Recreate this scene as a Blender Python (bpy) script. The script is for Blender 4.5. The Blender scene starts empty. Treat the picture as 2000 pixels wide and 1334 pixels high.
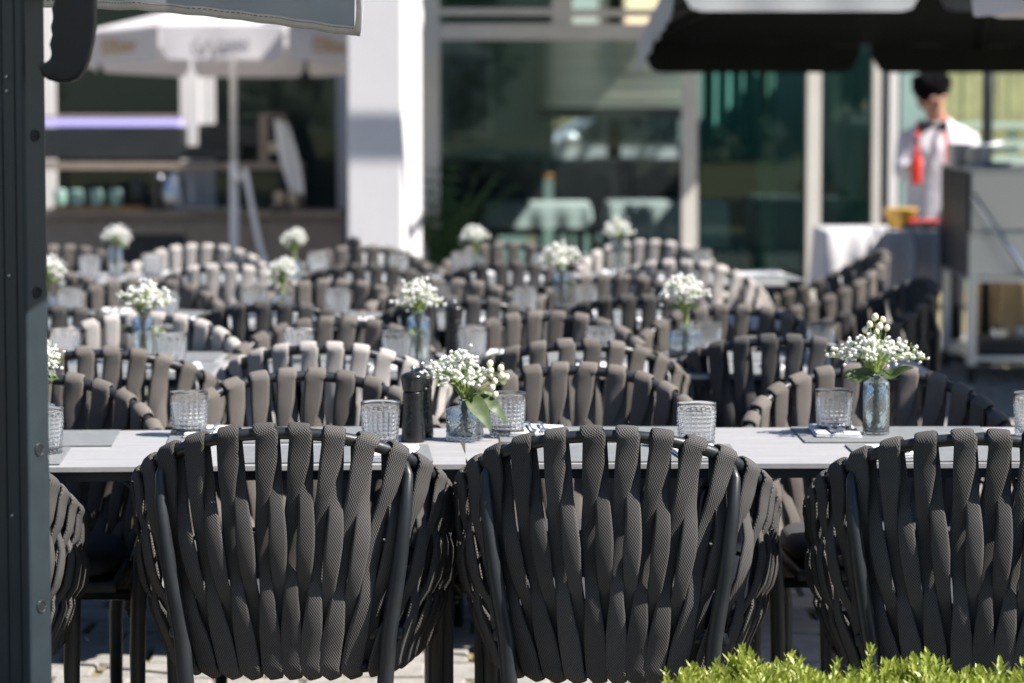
import bpy, bmesh, math, random
from mathutils import Vector, Matrix
rnd = random.Random(7)
R = math.radians
sc = bpy.context.scene
col = sc.collection

# ------------------------------------------------------------------ camera, sky, sun, exposure
F_PX = 6100.0; HORIZON = 171.0; CAM_H = 1.52
PITCH = math.atan((667.0 - HORIZON) / F_PX)
cd = bpy.data.cameras.new('camera'); cam = bpy.data.objects.new('camera', cd); col.objects.link(cam)
cam.location = (0, 0, CAM_H); cam.rotation_euler = (math.pi / 2 - PITCH, 0, 0)
cd.sensor_width = 36.0; cd.lens = F_PX / 2000 * 36.0
cd.clip_start = 0.1; cd.clip_end = 900
cd.dof.use_dof = True; cd.dof.focus_distance = 6.08; cd.dof.aperture_fstop = 4.0
sc.camera = cam

SUN_EL = 49.0; SUN_AZ = 71.0           # azimuth from -Y (towards the camera) turning to +X (right)
to_sun = Vector((math.sin(R(SUN_AZ)) * math.cos(R(SUN_EL)), -math.cos(R(SUN_AZ)) * math.cos(R(SUN_EL)), math.sin(R(SUN_EL))))
w = bpy.data.worlds.new('World'); sc.world = w; w.use_nodes = True
nt = w.node_tree; nt.nodes.clear()
sky = nt.nodes.new('ShaderNodeTexSky'); sky.sky_type = 'NISHITA'; sky.sun_disc = False
sky.sun_elevation = R(SUN_EL); sky.sun_rotation = R(180 - SUN_AZ)
sky.air_density = 1.0; sky.dust_density = 0.2; sky.ozone_density = 6.0
bg = nt.nodes.new('ShaderNodeBackground'); bg.inputs[1].default_value = 0.050
wo = nt.nodes.new('ShaderNodeOutputWorld')
nt.links.new(sky.outputs[0], bg.inputs[0]); nt.links.new(bg.outputs[0], wo.inputs[0])
sd = bpy.data.lights.new('sun', 'SUN'); sd.energy = 5.0; sd.angle = R(0.55); sd.color = (1.0, 0.945, 0.875)
so = bpy.data.objects.new('sun', sd); col.objects.link(so)
so.rotation_euler = to_sun.to_track_quat('Z', 'Y').to_euler()
sc.view_settings.view_transform = 'Standard'; sc.view_settings.look = 'None'
sc.view_settings.exposure = 1.25; sc.view_settings.gamma = 1.0
sc.render.engine = 'CYCLES'
try:
    sc.cycles.use_denoising = True
    sc.cycles.max_bounces = 12; sc.cycles.transmission_bounces = 12; sc.cycles.transparent_max_bounces = 16
    sc.cycles.caustics_reflective = False; sc.cycles.caustics_refractive = False
    sc.cycles.sample_clamp_indirect = 6.0
except Exception:
    pass

cP, sP = math.cos(PITCH), math.sin(PITCH)
def ray(px, py):
    x = (px - 1000.0) / F_PX; y = (667.0 - py) / F_PX
    return Vector((x, cP + y * sP, -sP + y * cP))
def P(px, py, Y):                      # point of a pixel on the plane at distance Y
    d = ray(px, py); return Vector((0, 0, CAM_H)) + d * (Y / d.y)
def PZ(px, py, z):                     # point of a pixel on the level z
    d = ray(px, py); return Vector((0, 0, CAM_H)) + d * ((z - CAM_H) / d.z)
def XA(px, Y, z=0.75):                 # X of a pixel column at distance Y
    return P(px, 500, Y).x

# ------------------------------------------------------------------ materials
MATS = {}
def mat(name, color, rough=0.6, metal=0.0, var=0.0, vscale=8.0, bump=0.0, bscale=60.0, trans=0.0, ior=1.45, color2=None, spec=None, translucent=0.0, sheen=0.0):
    if name in MATS: return MATS[name]
    m = bpy.data.materials.new(name); m.use_nodes = True
    t = m.node_tree; b = t.nodes['Principled BSDF']
    b.inputs['Base Color'].default_value = (*color, 1); b.inputs['Roughness'].default_value = rough
    b.inputs['Metallic'].default_value = metal
    if trans: b.inputs['Transmission Weight'].default_value = trans; b.inputs['IOR'].default_value = ior
    if spec is not None: b.inputs['Specular IOR Level'].default_value = spec
    if sheen: b.inputs['Sheen Weight'].default_value = sheen
    if var or bump or color2:
        tc = t.nodes.new('ShaderNodeTexCoord')
        oi = t.nodes.new('ShaderNodeObjectInfo')
        va = t.nodes.new('ShaderNodeVectorMath'); va.operation = 'ADD'
        t.links.new(tc.outputs['Object'], va.inputs[0]); t.links.new(oi.outputs['Random'], va.inputs[1])
    if var or color2:
        n = t.nodes.new('ShaderNodeTexNoise'); n.inputs['Scale'].default_value = vscale; n.inputs['Detail'].default_value = 6; n.inputs['Roughness'].default_value = .6
        t.links.new(va.outputs[0], n.inputs['Vector'])
        r = t.nodes.new('ShaderNodeValToRGB'); r.color_ramp.elements[0].position = .3; r.color_ramp.elements[1].position = .72
        c2 = color2 or tuple(min(1, c * (1 + var)) for c in color)
        c1 = color if color2 else tuple(c * (1 - var) for c in color)
        r.color_ramp.elements[0].color = (*c1, 1); r.color_ramp.elements[1].color = (*c2, 1)
        t.links.new(n.outputs['Fac'], r.inputs[0]); t.links.new(r.outputs[0], b.inputs['Base Color'])
        rr = t.nodes.new('ShaderNodeMapRange'); rr.inputs[3].default_value = max(0, rough - .12); rr.inputs[4].default_value = min(1, rough + .12)
        t.links.new(n.outputs['Fac'], rr.inputs[0]); t.links.new(rr.outputs[0], b.inputs['Roughness'])
    if bump:
        n2 = t.nodes.new('ShaderNodeTexNoise'); n2.inputs['Scale'].default_value = bscale; n2.inputs['Detail'].default_value = 4
        t.links.new(va.outputs[0], n2.inputs['Vector'])
        bp = t.nodes.new('ShaderNodeBump'); bp.inputs['Strength'].default_value = bump; bp.inputs['Distance'].default_value = .01
        t.links.new(n2.outputs['Fac'], bp.inputs['Height']); t.links.new(bp.outputs[0], b.inputs['Normal'])
    if translucent:
        tr = t.nodes.new('ShaderNodeBsdfTranslucent'); mx = t.nodes.new('ShaderNodeMixShader'); mx.inputs[0].default_value = translucent
        o = t.nodes['Material Output']
        src = b.inputs['Base Color'].links[0].from_socket if b.inputs['Base Color'].links else None
        if src: t.links.new(src, tr.inputs[0])
        else: tr.inputs[0].default_value = (*color, 1)
        t.links.new(b.outputs[0], mx.inputs[1]); t.links.new(tr.outputs[0], mx.inputs[2]); t.links.new(mx.outputs[0], o.inputs[0])
    MATS[name] = m; return m

def strap_mat(name, c_hi, c_lo):
    """flat knitted webbing: tiny knots laid out by the strap's own uv (metres)"""
    m = bpy.data.materials.new(name); m.use_nodes = True; t = m.node_tree; b = t.nodes['Principled BSDF']
    uv = t.nodes.new('ShaderNodeUVMap'); uv.uv_map = 'uv'
    sep = t.nodes.new('ShaderNodeSeparateXYZ'); t.links.new(uv.outputs[0], sep.inputs[0])
    def math_(op, a, bb=None, v=None):
        n = t.nodes.new('ShaderNodeMath'); n.operation = op
        t.links.new(a, n.inputs[0])
        if bb is not None: t.links.new(bb, n.inputs[1])
        elif v is not None: n.inputs[1].default_value = v
        return n.outputs[0]
    k = 2 * math.pi / 0.0052
    su = math_('SINE', math_('MULTIPLY', sep.outputs[0], v=k))
    sv = math_('SINE', math_('MULTIPLY', sep.outputs[1], v=k * .8))
    pr = math_('MULTIPLY', su, sv)
    h = math_('ADD', math_('MULTIPLY', pr, v=.5), v=.5)
    tc = t.nodes.new('ShaderNodeTexCoord')
    oi = t.nodes.new('ShaderNodeObjectInfo')
    va = t.nodes.new('ShaderNodeVectorMath'); va.operation = 'ADD'
    t.links.new(tc.outputs['Object'], va.inputs[0]); t.links.new(oi.outputs['Random'], va.inputs[1])
    n = t.nodes.new('ShaderNodeTexNoise'); n.inputs['Scale'].default_value = 14; n.inputs['Detail'].default_value = 5
    t.links.new(va.outputs[0], n.inputs['Vector'])
    f = math_('ADD', math_('MULTIPLY', h, v=.75), math_('MULTIPLY', n.outputs['Fac'], v=.25))
    mix = t.nodes.new('ShaderNodeMix'); mix.data_type = 'RGBA'
    t.links.new(f, mix.inputs[0]); mix.inputs[6].default_value = (*c_lo, 1); mix.inputs[7].default_value = (*c_hi, 1)
    hv = t.nodes.new('ShaderNodeHueSaturation'); t.links.new(mix.outputs[2], hv.inputs['Color'])
    t.links.new(math_('ADD', math_('MULTIPLY', oi.outputs['Random'], v=.30), v=.84), hv.inputs['Value'])
    t.links.new(hv.outputs[0], b.inputs['Base Color'])
    b.inputs['Roughness'].default_value = .88; b.inputs['Specular IOR Level'].default_value = .15; b.inputs['Sheen Weight'].default_value = .0
    bp = t.nodes.new('ShaderNodeBump'); bp.inputs['Strength'].default_value = .65; bp.inputs['Distance'].default_value = .0022
    t.links.new(h, bp.inputs['Height']); t.links.new(bp.outputs[0], b.inputs['Normal'])
    MATS[name] = m; return m

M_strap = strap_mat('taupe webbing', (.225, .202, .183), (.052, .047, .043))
M_strap_shaded = strap_mat('charcoal webbing', (.134, .128, .124), (.018, .0186, .0195))  # darker copy of the taupe webbing, shade put into the colour
M_cream = strap_mat('cream webbing', (.50, .465, .44), (.30, .28, .265))
M_frame = mat('anthracite coated metal', (.017, .020, .023), .40, .0, var=.2, vscale=20, bump=.06, bscale=400)
M_cushion = mat('dark cushion fabric', (.045, .047, .056), .95, var=.2, vscale=30, bump=.2, bscale=700)
M_mast = mat('anthracite mast aluminium', (.026, .038, .047), .38, .25, var=.12, vscale=14, bump=.04, bscale=300)
M_black = mat('black plastic', (.007, .010, .016), .5, var=.25, vscale=25, bump=.05, bscale=300)
M_hole = mat('drilled hole', (.004, .004, .005), .8)

def tabletop_mat():
    m = bpy.data.materials.new('pale stone laminate'); m.use_nodes = True; t = m.node_tree; b = t.nodes['Principled BSDF']
    tc = t.nodes.new('ShaderNodeTexCoord'); mp = t.nodes.new('ShaderNodeMapping'); mp.inputs['Scale'].default_value = (2.0, 16, 8)
    t.links.new(tc.outputs['Object'], mp.inputs[0])
    n = t.nodes.new('ShaderNodeTexNoise'); n.inputs['Scale'].default_value = 3.2; n.inputs['Detail'].default_value = 9; n.inputs['Roughness'].default_value = .65
    t.links.new(mp.outputs[0], n.inputs['Vector'])
    n2 = t.nodes.new('ShaderNodeTexNoise'); n2.inputs['Scale'].default_value = 90; n2.inputs['Detail'].default_value = 3
    t.links.new(tc.outputs['Object'], n2.inputs['Vector'])
    r = t.nodes.new('ShaderNodeValToRGB'); r.color_ramp.elements[0].position = .3; r.color_ramp.elements[1].position = .75
    r.color_ramp.elements[0].color = (.255, .252, .256, 1); r.color_ramp.elements[1].color = (.35, .346, .35, 1)
    ad = t.nodes.new('ShaderNodeMath'); ad.operation = 'MULTIPLY_ADD'; ad.inputs[1].default_value = .25; t.links.new(n2.outputs['Fac'], ad.inputs[0]); 
    sb = t.nodes.new('ShaderNodeMath'); sb.operation = 'SUBTRACT'; sb.inputs[1].default_value = .125; t.links.new(n.outputs['Fac'], sb.inputs[0])
    t.links.new(sb.outputs[0], ad.inputs[2]); t.links.new(ad.outputs[0], r.inputs[0]); t.links.new(r.outputs[0], b.inputs['Base Color'])
    b.inputs['Roughness'].default_value = .5
    bp = t.nodes.new('ShaderNodeBump'); bp.inputs['Strength'].default_value = .12; bp.inputs['Distance'].default_value = .003
    t.links.new(n2.outputs['Fac'], bp.inputs['Height']); t.links.new(bp.outputs[0], b.inputs['Normal'])
    MATS['tabletop'] = m; return m
M_top = tabletop_mat()
M_mat = mat('grey woven placemat', (.17, .18, .185), .6, var=.12, vscale=40, bump=.3, bscale=900)
M_napkin = mat('white paper napkin', (.78, .78, .80), .9, bump=.15, bscale=120)
M_steel = mat('brushed steel', (.52, .55, .59), .33, 1.0)
M_glass = mat('clear pressed glass', (1, 1, 1), .0, trans=.96, ior=1.5)
M_blueglass = mat('pale blue pressed glass', (.90, .97, .99), .0, trans=.96, ior=1.48)
M_mill = mat('black lacquer', (.010, .011, .012), .28, var=.1, vscale=40)
M_petal = mat('white petals', (.86, .86, .84), .8, translucent=.25)
M_stem = mat('pale green stem', (.28, .36, .09), .6, var=.25, vscale=30)
M_berry = mat('cream berry', (.80, .74, .55), .35, var=.1, vscale=60)
M_leaf = mat('grey green leaf', (.075, .115, .040), .5, var=.3, vscale=50, translucent=.3)
M_box = mat('boxwood leaf', (.17, .25, .035), .42, color2=(.55, .57, .12), vscale=45, translucent=.35)
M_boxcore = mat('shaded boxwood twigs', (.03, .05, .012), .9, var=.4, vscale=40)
M_pave = mat('paving stone', (.19, .18, .165), .85, color2=(.30, .287, .266), vscale=14, bump=.5, bscale=60)
M_joint = mat('mossy joint sand', (.13, .115, .075), .95, color2=(.26, .20, .075), vscale=9, bump=.5, bscale=120)
M_render_white = mat('white render', (.68, .665, .68), .85, var=.03, vscale=3, bump=.2, bscale=90)
M_greyframe = mat('stone grey window frame', (.66, .63, .58), .5, var=.06, vscale=4)
M_whiteframe = mat('white window frame', (.78, .76, .75), .5, var=.04, vscale=4)
M_canopy_white = mat('white parasol canvas', (.78, .76, .78), .85, var=.03, vscale=6, bump=.1, bscale=500, translucent=.4)
M_canopy_grey = mat('grey acrylic canvas', (.40, .43, .445), .9, var=.08, vscale=8, bump=.25, bscale=900, translucent=.5)
M_hem = mat('light grey hem tape', (.74, .71, .68), .9, var=.1, vscale=60, bump=.3, bscale=600, translucent=.45)
M_thread = mat('dark stitching thread', (.10, .09, .08), .9)
M_canopy_dark = mat('black parasol canvas', (.005, .009, .010), .9, var=.2, vscale=5)
M_canopy_mid = mat('dove grey parasol canvas', (.42, .42, .43), .9, var=.05, vscale=5, bump=.1, bscale=500)
M_pole_white = mat('white coated pole', (.76, .74, .74), .4)
M_wood = mat('grey oak boards', (.24, .19, .155), .65, color2=(.33, .27, .225), vscale=6)
M_tray = mat('warm wood tray', (.42, .22, .07), .5, var=.2, vscale=12)
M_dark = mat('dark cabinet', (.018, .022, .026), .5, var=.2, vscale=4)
M_room = mat('dark green grey wall paint', (.24, .36, .34), .85, var=.1, vscale=2)
M_roomfloor = mat('dark wooden floor', (.10, .085, .07), .5, var=.3, vscale=6)
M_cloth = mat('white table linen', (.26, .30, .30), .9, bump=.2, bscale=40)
M_leather = mat('black chair leather', (.012, .013, .016), .5, var=.2, vscale=10)
M_palm = mat('palm leaf', (.03, .09, .02), .5, var=.35, vscale=10, translucent=.2)
M_gold = mat('gold print', (.55, .33, .08), .7)
M_ink = mat('grey print', (.22, .22, .25), .7)
M_skin = mat('skin', (.50, .27, .185), .5, var=.08, vscale=20)
M_hair = mat('black hair', (.003, .003, .004), .9, spec=.08, var=.4, vscale=60, bump=.6, bscale=200)
M_shirt = mat('white shirt cotton', (.60, .59, .64), .9, bump=.35, bscale=18)
M_red = mat('red fabric', (.62, .035, .02), .7, var=.15, vscale=20)
M_redglass = mat('red bottle', (.60, .03, .015), .2)
M_navy = mat('dark trousers', (.012, .014, .022), .9, var=.2, vscale=20)
M_yellow = mat('yellow ceramic', (.62, .36, .05), .4, var=.12, vscale=15)
M_ceram = mat('white ceramic', (.75, .75, .74), .25)
M_mint = mat('mint stoneware', (.30, .48, .42), .35, var=.1, vscale=20)
M_sack = mat('sand coloured sack', (.48, .35, .19), .9, var=.25, vscale=9, bump=.6, bscale=60)
M_fence = mat('olive wooden slat', (.34, .33, .17), .8, var=.2, vscale=5, bump=.2, bscale=60)
M_lattice = mat('pale green lattice paint', (.42, .52, .45), .7, var=.1, vscale=5)
M_beige = mat('sandy house wall', (.62, .50, .33), .9, var=.08, vscale=1.5)
M_car = mat('silver white car paint', (.62, .66, .70), .25, .2)
M_carglass = mat('car window', (.03, .045, .05), .08)
M_tyre = mat('tyre rubber', (.015, .015, .015), .8)
M_art = mat('black and white picture', (.02, .03, .03), .6, color2=(.45, .5, .5), vscale=6)
M_blind = mat('translucent blind fabric', (.88, .86, .80), .9, translucent=.92)
M_curtain = mat('sheer green grey curtain', (.20, .34, .30), .9, translucent=.35)
M_foliage = mat('bush leaf', (.05, .10, .025), .6, color2=(.12, .17, .04), vscale=3, translucent=.25)
M_bark = mat('bark', (.10, .075, .05), .9, var=.3, vscale=12, bump=.5, bscale=30)

def pane_mat(name, tint, refl):
    m = bpy.data.materials.new(name); m.use_nodes = True; t = m.node_tree; t.nodes.remove(t.nodes['Principled BSDF'])
    tr = t.nodes.new('ShaderNodeBsdfTransparent'); tr.inputs[0].default_value = (*tint, 1)
    gl = t.nodes.new('ShaderNodeBsdfGlossy'); gl.inputs['Roughness'].default_value = .0; gl.inputs[0].default_value = (.8, 1, .95, 1)
    fr = t.nodes.new('ShaderNodeFresnel'); fr.inputs[0].default_value = refl
    mx = t.nodes.new('ShaderNodeMixShader')
    t.links.new(fr.outputs[0], mx.inputs[0]); t.links.new(tr.outputs[0], mx.inputs[1]); t.links.new(gl.outputs[0], mx.inputs[2])
    t.links.new(mx.outputs[0], t.nodes['Material Output'].inputs[0]); MATS[name] = m; return m
M_pane = pane_mat('window glass', (.90, .96, .95), 1.35)
M_pane_teal = pane_mat('green reflection door glass', (.74, .90, .87), 1.5)  # green tint stands in for the reflections in the doors
def emit_mat(name, c, s):
    m = bpy.data.materials.new(name); m.use_nodes = True; t = m.node_tree; b = t.nodes['Principled BSDF']
    b.inputs['Base Color'].default_value = (*c, 1); b.inputs['Emission Color'].default_value = (*c, 1); b.inputs['Emission Strength'].default_value = s
    MATS[name] = m; return m
M_led = emit_mat('violet led strip', (.46, .42, .85), .55)

# ------------------------------------------------------------------ mesh helpers
class MB:
    def __init__(s): s.v = []; s.f = []; s.uv = None
    def add(s, vs, fs):
        o = len(s.v); s.v += [tuple(p) for p in vs]; s.f += [tuple(i + o for i in f) for f in fs]
    def box(s, a, b, rot=None, org=None):
        x0, y0, z0 = a; x1, y1, z1 = b
        vs = [Vector(p) for p in ((x0, y0, z0), (x1, y0, z0), (x1, y1, z0), (x0, y1, z0), (x0, y0, z1), (x1, y0, z1), (x1, y1, z1), (x0, y1, z1))]
        if rot is not None:
            o = Vector(org or (0, 0, 0)); vs = [o + rot @ (v - o) for v in vs]
        s.add(vs, [(0, 3, 2, 1), (4, 5, 6, 7), (0, 1, 5, 4), (1, 2, 6, 5), (2, 3, 7, 6), (3, 0, 4, 7)])
    def tube(s, pts, rad, n=10, cap=True):
        pts = [Vector(p) for p in pts]; m = len(pts)
        if not hasattr(rad, '__len__'): rad = [rad] * m
        ref = None; vs = []
        for i in range(m):
            t = (pts[min(i + 1, m - 1)] - pts[max(i - 1, 0)]).normalized()
            if ref is None: ref = Vector((0, 0, 1)) if abs(t.z) < .9 else Vector((1, 0, 0))
            u = (ref - t * ref.dot(t)).normalized(); ref = u; q = t.cross(u)
            for k in range(n):
                a = 2 * math.pi * k / n; vs.append(pts[i] + (u * math.cos(a) + q * math.sin(a)) * rad[i])
        fs = [(i * n + k, i * n + (k + 1) % n, (i + 1) * n + (k + 1) % n, (i + 1) * n + k) for i in range(m - 1) for k in range(n)]
        if cap: fs += [tuple(reversed(range(n))), tuple(range((m - 1) * n, m * n))]
        s.add(vs, fs)
    def lathe(s, prof, n=24, c=(0, 0, 0), disp=None, closed=False):
        """prof: list of (r,z); disp(r,z,angle,i)->r"""
        vs = []; m = len(prof)
        for i, (r, z) in enumerate(prof):
            for k in range(n):
                a = 2 * math.pi * k / n; rr = disp(r, z, a, i) if disp else r
                vs.append((c[0] + rr * math.cos(a), c[1] + rr * math.sin(a), c[2] + z))
        fs = [(i * n + k, i * n + (k + 1) % n, (i + 1) * n + (k + 1) % n, (i + 1) * n + k) for i in range(m - 1) for k in range(n)]
        fs += [tuple(reversed(range(n))), tuple(range((m - 1) * n, m * n))]
        s.add(vs, fs)
    def ball(s, c, r, n=10, m=6, sc_=(1, 1, 1), rot=None, jit=0, rg=None):
        vs = []; c = Vector(c)
        for i in range(1, m):
            th = math.pi * i / m
            for k in range(n):
                ph = 2 * math.pi * k / n; j = 1 + (rg.uniform(-jit, jit) if jit else 0)
                v = Vector((math.sin(th) * math.cos(ph) * sc_[0], math.sin(th) * math.sin(ph) * sc_[1], math.cos(th) * sc_[2])) * r * j
                vs.append(c + (rot @ v if rot is not None else v))
        top = Vector((0, 0, r * sc_[2])); top = rot @ top if rot is not None else top
        vs.append(c + top); vs.append(c - top); T = len(vs) - 2; B = T + 1
        fs = [(i * n + k, (i + 1) * n + k, (i + 1) * n + (k + 1) % n, i * n + (k + 1) % n) for i in range(m - 2) for k in range(n)]
        fs += [(T, k, (k + 1) % n) for k in range(n)] + [(B, (m - 2) * n + (k + 1) % n, (m - 2) * n + k) for k in range(n)]
        s.add(vs, fs)
    def grid(s, pts):     # rows of points
        n = len(pts[0]); vs = [p for row in pts for p in row]
        fs = [(i * n + k, i * n + k + 1, (i + 1) * n + k + 1, (i + 1) * n + k) for i in range(len(pts) - 1) for k in range(n - 1)]
        s.add(vs, fs)
    def prism(s, poly, d):   # polygon (3d points) pushed along vector d
        n = len(poly); d = Vector(d); a = [Vector(p) for p in poly]; vs = a + [p + d for p in a]
        s.add(vs, [tuple(reversed(range(n))), tuple(range(n, 2 * n))] + [(k, (k + 1) % n, n + (k + 1) % n, n + k) for k in range(n)])
    def mesh(s, name, smooth=False, material=None, fix=True):
        me = bpy.data.meshes.new(name); me.from_pydata(s.v, [], s.f)
        if fix:
            bm = bmesh.new(); bm.from_mesh(me); bmesh.ops.recalc_face_normals(bm, faces=bm.faces); bm.to_mesh(me); bm.free()
        if s.uv:
            ul = me.uv_layers.new(name='uv')
            for lp in me.loops: ul.data[lp.index].uv = s.uv[lp.vertex_index]
        if smooth:
            for p in me.polygons: p.use_smooth = True
        if material: me.materials.append(material)
        me.update(); return me

def bevel_mesh(me, wd, seg=2):
    bm = bmesh.new(); bm.from_mesh(me)
    es = [e for e in bm.edges if len(e.link_faces) == 2 and e.calc_face_angle(0) > .6]
    bmesh.ops.bevel(bm, geom=es, offset=wd, segments=seg, affect='EDGES', profile=.6, clamp_overlap=True)
    bm.to_mesh(me); bm.free(); return me

def thing(name, label, cat, loc=(0, 0, 0), rz=0, group=None):
    o = bpy.data.objects.new(name, None); col.objects.link(o); o.empty_display_size = .1
    o.location = loc; o.rotation_euler = (0, 0, rz); o['label'] = label; o['category'] = cat
    if group: o['group'] = group
    return o
def tag(o, label, cat, group=None):
    o['label'] = label; o['category'] = cat
    if group: o['group'] = group
    return o
def part(name, me, parent=None, loc=None, rot=None, kind=None):
    o = bpy.data.objects.new(name, me); col.objects.link(o)
    if parent is not None: o.parent = parent
    if loc is not None: o.location = loc
    if rot is not None: o.rotation_euler = rot
    if kind: o['kind'] = kind
    return o
def struct(name, me, parent=None):
    o = part(name, me, parent)
    if parent is None: o['kind'] = 'structure'
    return o
def dup(root, loc, rz, label=None, group=None, cat=None, scale=None):
    r = root.copy(); col.objects.link(r); r.location = loc; r.rotation_euler = (0, 0, rz)
    if label: r['label'] = label
    if group: r['group'] = group
    if scale: r.scale = (scale, scale, scale)
    for ch in list(root.children):
        c = ch.copy(); col.objects.link(c); c.parent = r
        for g in list(ch.children):
            d = g.copy(); col.objects.link(d); d.parent = c
    return r
def box_mesh(name, a, b, m, bev=0):
    k = MB(); k.box(a, b); me = k.mesh(name, material=m)
    if bev: bevel_mesh(me, bev)
    return me
def pxbox(x0, y0, x1, y1, Y, depth):
    """world box whose front face at distance Y spans those pixels"""
    a = P(x0, y1, Y); b = P(x1, y0, Y); return (a.x, Y, a.z), (b.x, Y + depth, b.z)

# ------------------------------------------------------------------ ground and paving
g = MB(); g.grid([[(-120, -60, 0), (120, -60, 0)], [(-120, 160, 0), (120, 160, 0)]])
ground = struct('ground', g.mesh('ground', material=M_joint))
damper = MB(); rows = []
for j in range(19):
    rows.append([(-9 + i * .5, -3.0 + j * .47, .024 + .012 * math.sin(i * 2.3 + j * 1.7) + (0 if 0 < j < 18 else -.03)) for i in range(41)])
damper.grid(rows); struct('bounce_damper', damper.mesh('bounce_damper', True, mat('dark bounce absorber', (.022, .020, .016), .95, var=.4, vscale=20, bump=.8, bscale=60)))  # added dark sheet out of view, cuts warm bounce onto the chairs
PW = .215
def paver_mesh(seed):
    rg = random.Random(seed); k = MB(); h = .5 * (PW - .017); n = []
    for (cx, cy) in ((-1, -1), (1, -1), (1, 1), (-1, 1)): n.append((cx * (h - rg.uniform(0, .006)), cy * (h - rg.uniform(0, .006))))
    zt = [.014 + rg.uniform(-.003, .003) for _ in range(4)]
    vs = [(x, y, -.02) for x, y in n] + [(x * 1.0, y * 1.0, z - .005) for (x, y), z in zip(n, zt)] + [(x * .93, y * .93, z) for (x, y), z in zip(n, zt)]
    fs = [(0, 1, 5, 4), (1, 2, 6, 5), (2, 3, 7, 6), (3, 0, 4, 7), (4, 5, 9, 8), (5, 6, 10, 9), (6, 7, 11, 10), (7, 4, 8, 11), (8, 9, 10, 11)]
    k.add(vs, fs); return k.mesh('paver', material=M_pave)
pms = [paver_mesh(i) for i in range(10)]
rest = MB()
for j in range(int((19.5 - 5.55) / PW)):
    y = 5.55 + (j + .5) * PW
    half = max(1.6, y * .215) + .7
    n = int(half / PW)
    for i in range(-n, n + 1):
        x = (i + (.5 if j % 2 else 0)) * PW
        near = (7.5 < y < 9.75 and (abs(x) < 1.75))
        if near:
            part('paving_stone', rnd.choice(pms), ground, (x, y, rnd.uniform(-.002, .002)), (0, 0, rnd.choice((0, 1, 2, 3)) * math.pi / 2))
        else:
            me = rnd.choice(pms); a = rnd.choice((0, 1, 2, 3)) * math.pi / 2; ca, sa = math.cos(a), math.sin(a)
            rest.add([(x + v.co.x * ca - v.co.y * sa, y + v.co.x * sa + v.co.y * ca, v.co.z) for v in me.vertices], [tuple(p.vertices) for p in me.polygons])
part('paving_stones', rest.mesh('paving_stones', material=M_pave), ground, kind='stuff')

# ------------------------------------------------------------------ strap armchair
def catmull(pts, t):
    n = len(pts) - 1; t = max(0, min(n - 1e-6, t)); i = int(t); f = t - i
    p0 = Vector(pts[max(i - 1, 0)]) if i > 0 else Vector((-pts[1][0], pts[1][1], pts[1][2]))
    p1 = Vector(pts[i]); p2 = Vector(pts[i + 1]); p3 = Vector(pts[min(i + 2, n)])
    return .5 * ((2 * p1) + (p2 - p0) * f + (2 * p0 - 5 * p1 + 4 * p2 - p3) * f * f + (3 * p1 - p0 - 3 * p2 + p3) * f ** 3)
def curve_fn(ctrl):
    N = 160; pts = [catmull(ctrl, (len(ctrl) - 1) * i / N) for i in range(N + 1)]
    L = [0]
    for i in range(N): L.append(L[-1] + (pts[i + 1] - pts[i]).length)
    def f(s):
        a = abs(s) * L[-1]; i = 0
        lo, hi = 0, N
        while hi - lo > 1:
            mid = (lo + hi) // 2
            if L[mid] <= a: lo = mid
            else: hi = mid
        d = L[hi] - L[lo]; q = (a - L[lo]) / d if d else 0
        p = pts[lo].lerp(pts[hi], q)
        return Vector((-p.x if s < 0 else p.x, p.y, p.z))
    return f, L[-1]
TOP, LT = curve_fn([(0, -.290, .854), (.12, -.281, .843), (.222, -.238, .808), (.290, -.150, .752), (.313, -.03, .695), (.318, .08, .655), (.315, .165, .634), (.306, .215, .615)])
BOT, LB = curve_fn([(0, -.218, .366), (.09, -.215, .366), (.168, -.197, .368), (.22, -.140, .372), (.245, -.04, .376), (.258, .04, .376), (.263, .12, .376), (.265, .19, .376)])
def bmap(s): return s * (.74 + .26 * s * s)
def tang(f, s): return (f(min(1, s + .01)) - f(max(-1, s - .01))).normalized()
def sst(a, b, x):
    x = max(0, min(1, (x - a) / (b - a))); return x * x * (3 - 2 * x)
def interp(tab, v):
    for (a, fa), (b, fb) in zip(tab, tab[1:]):
        if v <= b: return fa + (fb - fa) * sst(a, b, v)
    return tab[-1][1]
NS = 22; RAIL = .0125; TH = .0050
W_TAB = [(0, .043), (.14, .044), (.36, .028), (.55, .037), (.74, .029), (.90, .044), (1, .046)]
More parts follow.
